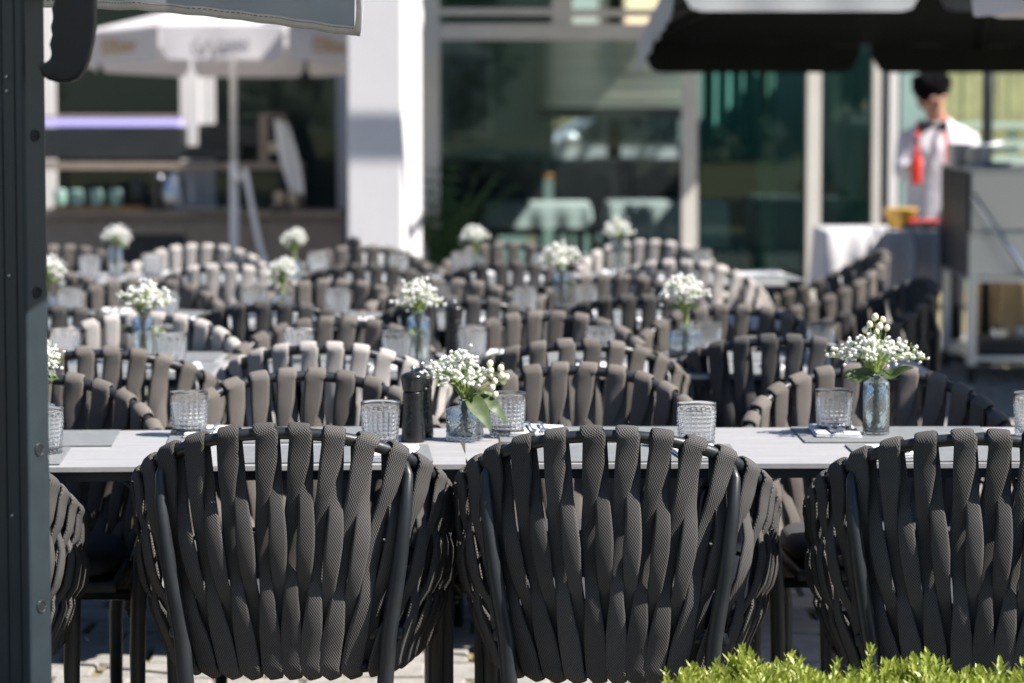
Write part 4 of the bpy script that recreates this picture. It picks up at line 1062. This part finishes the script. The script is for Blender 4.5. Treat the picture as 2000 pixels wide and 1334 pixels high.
wpx('frame_post', 506, 228, 524, 317.5, YC_ + .12, .08, M_wood, bar, br); wpx('frame_post', 546, 228, 556, 317.5, YC_ + .12, .08, M_wood, bar, br); wpx('frame_cap', 506, 222, 556, 227.5, YC_ + .12, .08, M_wood, bar, br)
zc = P(300, 413.5, YC_ + .1).z
def on_counter(name, me, px, y, label, cat, group=None, z=None):
    p = part(name, me, None, (XA(px, y), y, z if z is not None else zc + .001)); tag(p, label, cat, group); return p
k = MB(); k.lathe([(.03, 0), (.04, .002), (.042, .05), (.045, .10), (.045, .12), (.04, .122), (.036, .11), (.034, .02), (.005, .015)], 20); CUP = k.mesh('cup', True, M_mint)
tr_ = thing('wooden_tray', 'warm wooden tray under the mint cups on the bar', 'tray', (XA(197, 20.5), 20.5, zc)); part('board', box_mesh('board', (-.29, -.10, .002), (.29, .10, .022), M_tray, .004), tr_)
for s_ in (-1, 1): part('rim', box_mesh('rim', (-.30, s_ * .11 - .01, .002), (.30, s_ * .11 + .01, .034), M_tray, .004), tr_)
for i, px in enumerate((120, 152, 190, 228)): on_counter('cup', CUP, px, 20.5, 'mint stoneware cup standing on the wooden tray', 'cup', 'mint cups on the tray', zc + .0225)
k = MB(); k.lathe([(.03, 0), (.045, .002), (.046, .19), (.042, .20), (.03, .215), (.005, .22)], 20); CAN = k.mesh('canister', True, M_dark); on_counter('canister', CAN, 272, 20.45, 'dark canister with steel lid next to the tray', 'canister')
k = MB(); k.lathe([(.05, 0), (.072, .002), (.076, .10), (.070, .19), (.055, .215), (.05, .24), (.02, .255), (.012, .27), (.003, .272)], 24); k.tube([(.07, 0, .18), (.12, 0, .17), (.12, 0, .06), (.075, 0, .05)], .008, 8); k.tube([(-.06, 0, .2), (-.11, 0, .25)], [.02, .012], 8)
on_counter('coffee_pot', k.mesh('coffee_pot', True, M_steel), 340, 20.45, 'round steel coffee pot on the bar', 'coffee pot')
k = MB(); k.lathe([(.02, 0), (.10, .001), (.30, .014), (.31, .018), (.27, .016), (.02, .006)], 32); pl_ = on_counter('platter', k.mesh('platter', True, M_ceram), 425, 20.55, 'long white platter on the bar', 'platter')
k = MB(); k.lathe([(.02, 0), (.035, .001), (.036, .12), (.033, .13), (.005, .132)], 18); JAR = k.mesh('jar', True, mat('ochre jar', (.52, .42, .30), .4, var=.1, vscale=20)); 
for px in (547, 574): on_counter('jar', JAR, px, 20.42, 'sand coloured jar near the end of the bar', 'jar', 'jars on the bar')
k = MB(); k.lathe([(.02, 0), (.028, .001), (.030, .05), (.027, .052), (.026, .01), (.004, .008)], 18); SH = k.mesh('shot_glass', True, M_glass)
for px in (533, 541, 560): on_counter('shot_glass', SH, px, 20.32, 'tiny clear glass sparkling near the jars on the bar', 'glass', 'small glasses on the bar')
zs = P(300, 317.5, YC_ + .1).z
k = MB(); k.lathe([(.02, 0), (.034, .001), (.034, .15), (.028, .18), (.012, .20), (.012, .24), (.014, .25), (.003, .251)], 18); bo_ = thing('bottle', 'dark bottle with cream label standing in the bar frame', 'bottle', (XA(535, 20.52), 20.52, zs + .001)); part('glass_body', k.mesh('glass_body', True, M_black), bo_)
k = MB(); k.lathe([(.0345, .06), (.0348, .061), (.0348, .13), (.0345, .131)], 18); part('paper_label', k.mesh('paper_label', True, M_berry), bo_)
# towel hanging over the frame
k = MB(); rows = []
for j in range(9):
    f = j / 8; c = P(548 + 32 * f, 236 + 140 * f, 20.38); wv = .045 + .02 * math.sin(f * 3)
    rows.append([c + Vector((wv * (u - .5) * 2 + .0, .014 * math.sin(u * 9 + f * 2), .03 * (.5 - u))) for u in [i / 8 for i in range(9)]])
k.grid(rows); k.grid([[p + Vector((0, .012, 0)) for p in r_] for r_ in rows]); tw = k.mesh('towel', True, M_napkin); o = part('towel', tw); tag(o, 'white towel hanging down from the bar frame', 'towel')

# ------------------------------------------------------------------ serving area: table, trolley, person
Yt = 16.9
st_ = draped_table(XA(1616, Yt), XA(1836, Yt), Yt, P(1700, 452, Yt).z, .33, 'white cloth covered serving table in front of the waiter', .75, mat('white serving cloth', (.60, .59, .62), .9, bump=.2, bscale=20))
zt_ = P(1700, 452, Yt).z + .001
k = MB(); k.lathe([(.04, 0), (.06, .002), (.095, .11), (.098, .115), (.088, .11), (.05, .015), (.004, .01)], 24); o = part('bowl', k.mesh('bowl', True, M_yellow), None, (XA(1758, 17.15), 17.15, zt_)); tag(o, 'deep yellow bowl on the serving table', 'bowl')
gr = thing('griddle', 'black griddle pan with food on the serving table', 'pan', (XA(1806, 17.15), 17.15, zt_)); k = MB(); k.box((-.13, -.12, .0), (.13, .12, .03)); part('pan', bevel_mesh(k.mesh('pan', material=M_black), .008), gr)
k = MB(); k.tube([(.0, -.12, .02), (.0, -.24, .03)], .01, 8); part('handle', k.mesh('handle', True, M_black), gr)
for i in range(5):
    k = MB(); k.ball((0, 0, 0), .02, 10, 6, (1.2, 1, .7)); o = part('tomato', k.mesh('tomato', True, M_redglass), None, (XA(1806, 17.15) - .09 + i * .045, 17.10 + .02 * (i % 2), zt_ + .045)); tag(o, 'red tomato lying in the black pan', 'tomato', 'tomatoes in the pan')
for x0, x1, nm in ((1715, 1700, 'a'), (1782, 1792, 'b')):
    k = MB(); pts = [P(x0 + (x1 - x0) * f + 6 * math.sin(f * 5), 448 + 130 * f, Yt - .028 - .01 * math.sin(f * 3)) for f in [i / 10 for i in range(11)]]
    pts = [Vector((pts[0].x, Yt + .12, zt_ + .006))] + [Vector((pts[0].x, Yt - .02, zt_ + .008))] + pts[1:]
    k.tube(pts, .007, 6); o = part('power_cable', k.mesh('power_cable', True, M_ink)); tag(o, 'grey cable hanging down the serving table cloth', 'cable', 'cables on the serving table')

def trolley():
    Y0, Y1 = 15.9, 16.9; xl = XA(1891, Y0); xr = xl + .75; c = Vector((xl, Y0, 0)); t = thing('steel_trolley', 'stainless steel catering trolley with its shaded side coloured dark', 'trolley', c)
    def z(py): return P(1900, py, Y0).z
    W = xr - xl; D = Y1 - Y0
    part('top_box', box_mesh('top_box', (.012, .002, z(452)), (W - .012, D - .002, z(336)), M_steel, .006), t)
    part('shaded_side', box_mesh('shaded_side', (-.006, .0, z(540)), (.0105, D, z(334)), M_black, .003), t)  # steel side face in shade, its darkness put into the colour
    part('top_plate', box_mesh('top_plate', (-.012, -.012, z(335.5)), (W + .012, D + .012, z(329)), M_steel, .004), t)
    part('rail', box_mesh('rail', (-.004, -.045, z(462)), (W, -.018, z(452)), M_steel, .006), t)
    part('front_panel', box_mesh('front_panel', (.03, .012, z(540)), (W - .03, .024, z(464)), M_steel, .002), t)
    part('shelf', box_mesh('shelf', (.03, .0, z(552)), (W - .03, D, z(541)), M_steel, .003), t)
    part('shelf', box_mesh('shelf', (.03, .0, z(706)), (W - .03, D, z(696)), M_steel, .003), t)
    for sx in (.0, W - .045):
        for sy in (.0, D - .045):
            part('leg', box_mesh('leg', (sx + .001, sy - .003, .10), (sx + .046, sy + .048, z(453)), M_steel, .004), t)
            k = MB(); k.tube([(sx + .008, sy + .02, .055), (sx + .038, sy + .02, .055)], .05, 18); part('wheel', k.mesh('wheel', False, M_tyre), t)
    k = MB(); a, b = P(1902, 382, Y0 - .06) - c, P(2010, 540, Y0 - .30) - c; k.tube([a + Vector((0, .06, 0)), a, b, b + Vector((0, .3, 0))], .013, 10); part('push_bar', k.mesh('push_bar', True, mat('chrome', (.85, .85, .87), .12, 1.0)), t)
    # pots and tray on it
    zt = z(328.5)
    for px, y, r_, h, m, lb in ((1872, 16.5, .065, 0.11, mat('spun aluminium', (.68, .68, .70), .5, .6), 'steel pot on the trolley, next to the waiter'), (1905, 16.4, .055, .09, M_ceram, 'small white pot on the trolley')):
        k = MB(); k.lathe([(r_ * .6, 0), (r_ * .95, .001), (r_, .006), (r_, h), (r_ * 1.05, h + .004), (r_ * .95, h), (r_ * .93, .01), (.004, .008)], 24); k.tube([(r_, 0, h * .85), (r_ + .16, -.01, h * 1.05)], .008, 8)
        o = part('cooking_pot', k.mesh('cooking_pot', True, m), None, (XA(px, y), y, zt + .001), (0, 0, 0)); tag(o, lb, 'pot', 'pots on the trolley')
    k = MB(); k.lathe([(.03, 0), (.06, .002), (.085, .02), (.08, .021), (.05, .008), (.003, .006)], 20); o = part('plate', k.mesh('plate', True, mat('cobalt enamel', (.03, .05, .22), .3)), None, (XA(1945, 16.2), 16.2, zt + .001)); tag(o, 'blue enamel plate on the trolley', 'plate')
    tr2 = part('black_tray', bevel_mesh(box_mesh('black_tray', (.07, .05, z(695.5)), (W - .07, .5, z(668)), M_black), .012), None, c); tag(tr2, 'black crate on the lower shelf of the trolley', 'crate')
    zz = z(667.5)
    for i, px in enumerate((1948, 1962, 1995)):
        k = MB(); k.lathe([(.012, 0), (.022, .001), (.024, .05), (.02, .055), (.003, .056)], 14); o = part('spice_jar', k.mesh('spice_jar', True, M_glass if i < 2 else M_ceram), None, (XA(px, 16.15), 16.15, zz + .001)); tag(o, 'small jar on the black crate of the trolley', 'jar', 'jars on the trolley')
trolley()
def sack(px, y, W, H, label):
    rg = random.Random(int(px)); k = MB(); n = 28; prof = [(.02, 0), (.75, .0), (.98, .08), (1, .35), (.95, .65), (.82, .85), (.5, .95), (.36, 1.0), (.5, 1.06), (.1, 1.05)]
    k.lathe([(r_ * W, z_ * H) for r_, z_ in prof], n, disp=lambda r_, z_, a, i: r_ * (1 + .06 * math.sin(a * 5 + i) + .04 * math.sin(a * 9 + i * 2))); o = part('sack', k.mesh('sack', True, M_sack), None, (XA(px, y), y, .012)); tag(o, label, 'sack', 'sacks behind the trolley')
sack(1958, 17.7, .19, .56, 'sand coloured sack standing behind the trolley legs'); sack(2010, 17.4, .20, .62, 'paler fuller sack standing at the border behind the trolley')

def remesh(mb, name, m, vox, smooth=4, parent=None):
    me = mb.mesh(name + '_raw'); ob = bpy.data.objects.new('tmp', me); col.objects.link(ob)
    r_ = ob.modifiers.new('r', 'REMESH'); r_.mode = 'VOXEL'; r_.voxel_size = vox
    s_ = ob.modifiers.new('s', 'SMOOTH'); s_.factor = .5; s_.iterations = smooth
    bpy.context.view_layer.update()
    out = bpy.data.meshes.new_from_object(ob.evaluated_get(bpy.context.evaluated_depsgraph_get())); out.name = name
    bpy.data.objects.remove(ob)
    for p in out.polygons: p.use_smooth = True
    out.materials.clear(); out.materials.append(m)
    return part(name, out, parent)
def person():
    Yp = 17.95; c = Vector((XA(1830, Yp), Yp, 0)); t = thing('person', 'person in white shirt, bow tie and red braces, looking down behind the serving table', 'person', c)
    def Q(px, py, dy=0): p = P(px, py, Yp + dy) - c; return p
    hd = Q(1821, 188, -.06); neck = Q(1832, 238, .0)
    rot = Matrix.Rotation(R(14), 3, 'X') @ Matrix.Rotation(R(18), 3, 'Z')
    b = MB(); b.ball(hd + rot @ Vector((0, .01, .02)), .098, 18, 12, (.80, 1.0, 1.08), rot)            # skull
    b.ball(hd + rot @ Vector((0, -.028, -.055)), .072, 16, 10, (.80, .9, 1.0), rot)                      # jaw
    b.ball(hd + rot @ Vector((0, -.10, -.022)), .017, 8, 6, (.8, 1.0, 1.6), rot); b.ball(hd + rot @ Vector((0, -.088, -.068)), .02, 10, 6, (1.3, .7, .5), rot)
    for s_ in (-1, 1): b.ball(hd + rot @ Vector((s_ * .079, .012, -.012)), .027, 8, 6, (.4, .8, 1.25), rot); b.ball(hd + rot @ Vector((s_ * .032, -.084, .012)), .018, 8, 6, (1.4, .6, .6), rot)
    b.tube([hd + Vector((0, .02, -.04)), neck + Vector((0, .01, .0)), neck + Vector((0, .02, -.10))], [.055, .055, .075], 14)
    # trunk and legs carry the body in one piece under the clothes
    b.tube([neck + Vector((0, .02, -.03)), Q(1830, 290, .03), Q(1830, 370, .04), Q(1830, 440, .03)], [.07, .13, .115, .12], 16)
    for s_ in (-1, 1): b.tube([Vector((s_ * .09, .03, .80)), Vector((s_ * .10, .02, .45)), Vector((s_ * .10, .04, .06)), Vector((s_ * .11, -.06, .03))], [.07, .05, .04, .035], 12)
    sL, sR = Q(1775, 266, .02), Q(1888, 264, .02); eL, eR = Q(1764, 335, -.04), Q(1905, 345, -.04); hL, hR = Q(1786, 322, -.24), Q(1880, 392, -.26)
    for s1, e1, h1 in ((sL, eL, hL), (sR, eR, hR)): b.tube([neck + Vector((0, .03, -.09)), s1, e1, h1], [.05, .046, .038, .026], 12)
    for h1, e1, sg in ((hL, eL, 1), (hR, eR, -1)):
        d = (h1 - e1).normalized(); sd_ = d.cross(Vector((0, 0, 1))).normalized(); up = sd_.cross(d)
        b.ball(h1 + d * .045, .042, 12, 8, (.9, 1, .75))
        for i in range(4):
            f0 = h1 + d * .075 + up * (.026 - .017 * i); ln = (.042, .05, .046, .036)[i]
            b.tube([f0 - d * .02, f0 + d * ln * .6, f0 + d * ln * .8 + sd_ * sg * .02, f0 + d * ln * .5 + sd_ * sg * .034], [.010, .0095, .009, .008], 8)
        b.tube([h1 + d * .02 + up * .02, h1 + d * .045 + up * .045 + sd_ * sg * .012, h1 + d * .075 + up * .045 + sd_ * sg * .024], [.012, .011, .009], 8)
    remesh(b, 'body', M_skin, .0075, 3, t)
    h = MB(); h.ball(hd + rot @ Vector((0, .020, .046)), .116, 18, 12, (.90, 1.0, .90), rot)
    for i in range(26):
        aa = i * .2417 * 2 + .3; rr_ = random.Random(i); h.ball(hd + rot @ Vector((.088 * math.cos(aa), .02 + .085 * math.sin(aa), .055 + rr_.uniform(-.03, .065))), rr_.uniform(.022, .034), 8, 6)
    h.ball(hd + rot @ Vector((-.01, -.05, .082)), .06, 12, 8, (1.25, .8, .62), rot); h.ball(hd + rot @ Vector((0, .07, -.03)), .062, 12, 8, (1.05, .7, 1.1), rot)
    remesh(h, 'hair', M_hair, .009, 2, t)
    s = MB(); rings = []
    for px_, py_, rx_, ry_, dy_ in ((1834, 228, .055, .06, .02), (1834, 240, .085, .075, .02), (1832, 250, .165, .10, .025), (1831, 264, .205, .115, .03), (1830, 290, .205, .135, .02), (1829, 330, .190, .135, .02), (1828, 370, .175, .125, .02), (1827, 420, .170, .12, .02), (1827, 458, .175, .125, .02)):
        c_ = Q(px_, py_, dy_); rings.append([c_ + Vector((rx_ * math.copysign(abs(math.cos(a_)) ** .8, math.cos(a_)), ry_ * math.sin(a_), 0)) for a_ in [2 * math.pi * i / 24 for i in range(24)]])
    s.add([p for r_ in rings for p in r_], [(i * 24 + j, i * 24 + (j + 1) % 24, (i + 1) * 24 + (j + 1) % 24, (i + 1) * 24 + j) for i in range(len(rings) - 1) for j in range(24)] + [tuple(range(24)), tuple(reversed(range(len(rings) * 24 - 24, len(rings) * 24)))])
    for s1, e1, h1 in ((sL, eL, hL), (sR, eR, hR)): s.tube([s1 + Vector((0, .01, .0)), s1.lerp(e1, .5), e1, e1.lerp(h1, .6)], [.066, .062, .056, .044], 14)
    s.tube([neck + Vector((0, .0, .0)), neck + Vector((0, .015, -.05))], [.064, .078], 16)
    remesh(s, 'shirt', M_shirt, .011, 3, t)
    l = MB(); l.tube([Q(1828, 440, .03), Q(1828, 480, .03)], [.158, .16], 18)
    for s_ in (-1, 1): l.tube([Vector((s_ * .085, .03, .82)), Vector((s_ * .10, .02, .45)), Vector((s_ * .10, .04, .07))], [.095, .072, .060], 14)
    remesh(l, 'trousers', M_navy, .013, 2, t)
    for s_ in (-1, 1):
        k = MB(); k.ball((s_ * .105, -.05, .035), .05, 12, 8, (.9, 2.4, .72)); part('shoe', k.mesh('shoe', True, M_black), t)
    bt = Q(1824, 247, -.20)
    k = MB()
    for s_ in (-1, 1): k.prism([bt + Vector((s_ * .004, 0, .008)), bt + Vector((s_ * .075, 0, .044)), bt + Vector((s_ * .08, 0, -.0)), bt + Vector((s_ * .075, 0, -.042)), bt + Vector((s_ * .004, 0, -.008))], (0, .014, 0))
    k.ball(bt + Vector((0, .003, 0)), .013, 8, 6); part('bow_tie', k.mesh('bow_tie', False, M_black), t)
    for pts in (((1795, 236), (1793, 262), (1791, 300), (1790, 350)), ((1848, 228), (1846, 252), (1850, 280), (1851, 320))):
        k = MB(); rows = []
        yo = -.155
        for i, (x, y) in enumerate(pts):
            p = Q(x, y, (-.07, -.125, -.150, -.150)[i]); rows.append([p + Vector((dx, 0, 0)) for dx in (-.012, -.004, .004, .012)])
        k.grid(rows); k.grid([[p + Vector((0, .006, 0)) for p in r_] for r_ in rows]); part('brace', k.mesh('brace', False, M_red), t)
    # red bottle held in the hand: its own thing
    bp = Vector(c) + hL + (hL - eL).normalized() * .062 + Vector((-.012, -.035, -.12))
    bo2 = thing('red_bottle', 'slim red bottle held in the hand of the person', 'bottle', bp)
    k = MB(); k.lathe([(.012, 0), (.026, .001), (.028, .01), (.029, .12), (.022, .155), (.012, .18), (.010, .215), (.004, .236)], 18); part('glass_body', k.mesh('glass_body', True, M_redglass), bo2)
    k = MB(); k.lathe([(.0125, .232), (.015, .233), (.015, .262), (.004, .264)], 14); part('cap', k.mesh('cap', True, M_black), bo2)
person()

# ------------------------------------------------------------------ beyond: olive slat screen, lattice, bushes, street with car
fe = thing('slat_screen', 'olive wooden slat screen behind the waiter', 'screen', (XA(1900, 21.5), 21.5, 0)); fo = Vector(fe.location)
for i in range(22):
    x = XA(1745, 21.5) + i * .078; part('slat', box_mesh('slat', (x - fo.x, rnd.uniform(-.006, .006), .9), (x + .072 - fo.x, .022, 2.30 + rnd.uniform(-.01, .01)), M_fence), fe)
for z in (1.0, 2.1): part('rail', box_mesh('rail', (XA(1745, 21.5) - fo.x, .026, z), (XA(1745, 21.5) + 22 * .078 - fo.x, .06, z + .07), M_fence), fe)
la = thing('garden_lattice', 'pale green painted lattice under the slat screen', 'lattice', (XA(1900, 21.3), 21.3, 0)); lo = Vector(la.location)
xa, xb = XA(1750, 21.3) - lo.x, XA(2200, 21.3) - lo.x
for i in range(10):
    z = .15 + i * .105; part('slat', box_mesh('slat', (xa, 0, z), (xb, .02, z + .07), M_lattice), la)
for i in range(5):
    x = xa + (xb - xa) * i / 4; part('post', box_mesh('post', (x - .03, .022, 0), (x + .03, .07, 1.24), M_lattice), la)
part('cap_rail', box_mesh('cap_rail', (xa - .03, -.02, 1.245), (xb + .03, .08, 1.285), M_lattice), la)

def leafy(name, label, cat, x, y, z0, z1, rx, ry, n, seed, size=.09, trunk=True):
    rg = random.Random(seed); t = thing(name, label, cat, (x, y, 0)); k = MB(); cl = [(Vector((rg.uniform(-.7, .7) * rx, rg.uniform(-.7, .7) * ry, rg.uniform(z0, z1))), rg.uniform(.3, .55) * min(rx, (z1 - z0) / 1.4)) for _ in range(18)]
    for i in range(n):
        c_, r_ = rg.choice(cl); d = Vector((rg.gauss(0, 1), rg.gauss(0, 1), rg.gauss(0, 1))).normalized() * r_ * rg.uniform(.55, 1.05); p = c_ + d
        u = Vector((rg.gauss(0, 1), rg.gauss(0, 1), rg.gauss(0, .6))).normalized(); v = u.orthogonal().normalized(); s_ = size * rg.uniform(.6, 1.2)
        k.add([p, p + u * s_ * .5 + v * s_ * .3, p + u * s_, p + u * s_ * .5 - v * s_ * .3], [(0, 1, 2, 3)])
    part('crown', k.mesh('crown', False, M_foliage, False), t)
    k = MB(); k.tube([(0, 0, 0), (.05, 0, z0 * .6 + .2), (.0, .05, .5 * (z0 + z1))], [.14 * rx / 2, .10 * rx / 2, .04], 8)
    for c_, r_ in cl[:7]: k.tube([(.03, 0, z0 * .6 + .2), Vector((.02, 0, z0)).lerp(c_, .5), c_], [.05 * rx / 2, .03 * rx / 2, .01], 6)
    part('trunk', k.mesh('trunk', True, M_bark), t)
leafy('garden_bush', 'green bush beyond the dining room window, beside the car', 'bush', XA(1120, 31), 31.0, .4, 1.9, 1.0, .7, 2600, 5, .10)
leafy('garden_tree', 'broad tree rising behind the slat screen', 'tree', XA(1980, 27), 27, 1.6, 4.6, 2.2, 1.6, 5200, 9, .16)
# trees behind the photographer, seen only as reflections in the glass
for i, (tx, ty, rx_, h_, lb) in enumerate(((-12.0, -20, 3.2, 5.5, 'leafy tree across from the terrace on the bar side'), (-3.2, -24.0, 3.3, 6.0, 'leafy tree across from the terrace, opposite the white pillar'), (5.0, -26, 3.2, 5.0, 'leafy tree across from the terrace, opposite the trolley'))):
    leafy('street_tree', lb, 'tree', tx, ty, .8, h_, rx_, 2.0, 6000, 14 + i, .34)
# street house
hs = thing('street_house', 'sandy house wall across the street behind the restaurant', 'house', (4.5, 35, 0), R(42)); part('wall', box_mesh('wall', (-4.5, 0, 0), (6, .4, 4.2), M_beige), hs); part('plinth', box_mesh('plinth', (-4.52, -.05, 0), (6.02, -.002, .35), M_greyframe), hs); part('roof', box_mesh('roof', (-4.8, -.5, 4.205), (6.3, 4, 4.4), M_dark), hs)
def car():
    x = XA(1262, 30.0); t = thing('parked_car', 'silver white car parked in the street, seen through the dining room window', 'car', (x, 30.0, 0)); k = MB()
    z0 = .0
    side = [(-2.1, .35), (-2.12, .75), (-1.9, .92), (-1.0, 1.0), (-.25, 1.46), (.35, 1.50), (1.3, 1.44), (1.95, 1.0), (2.1, .92), (2.12, .35)]
    k.prism([Vector((a, -.85, b)) for a, b in side], (0, 1.7, 0)); part('body', bevel_mesh(k.mesh('body', material=M_car), .06, 3), t)
    for pts in ([(-.85, 1.02), (-.22, 1.40), (.28, 1.43), (.28, 1.0)], [(.36, 1.0), (.36, 1.43), (1.22, 1.38), (1.6, 1.05)]):
        k = MB(); k.prism([Vector((a, -.862, b)) for a, b in pts], (0, .02, 0)); part('side_window', k.mesh('side_window', False, M_carglass), t)
    for wx in (-1.3, 1.3):
        for wy in (-.78, .62):
            k = MB(); k.tube([(wx, wy - .1, .32), (wx, wy + .12, .32)], .32, 24); wh = part('wheel', k.mesh('wheel', False, M_tyre), t)
            k = MB(); k.tube([(wx, wy - .112, .32), (wx, wy - .09, .32)], .20, 20); part('rim', k.mesh('rim', False, M_steel), wh)
    k = MB(); k.ball((-.75, -.93, 1.05), .09, 10, 6, (1, .8, .7)); part('door_mirror', k.mesh('door_mirror', True, M_car), t)
car()
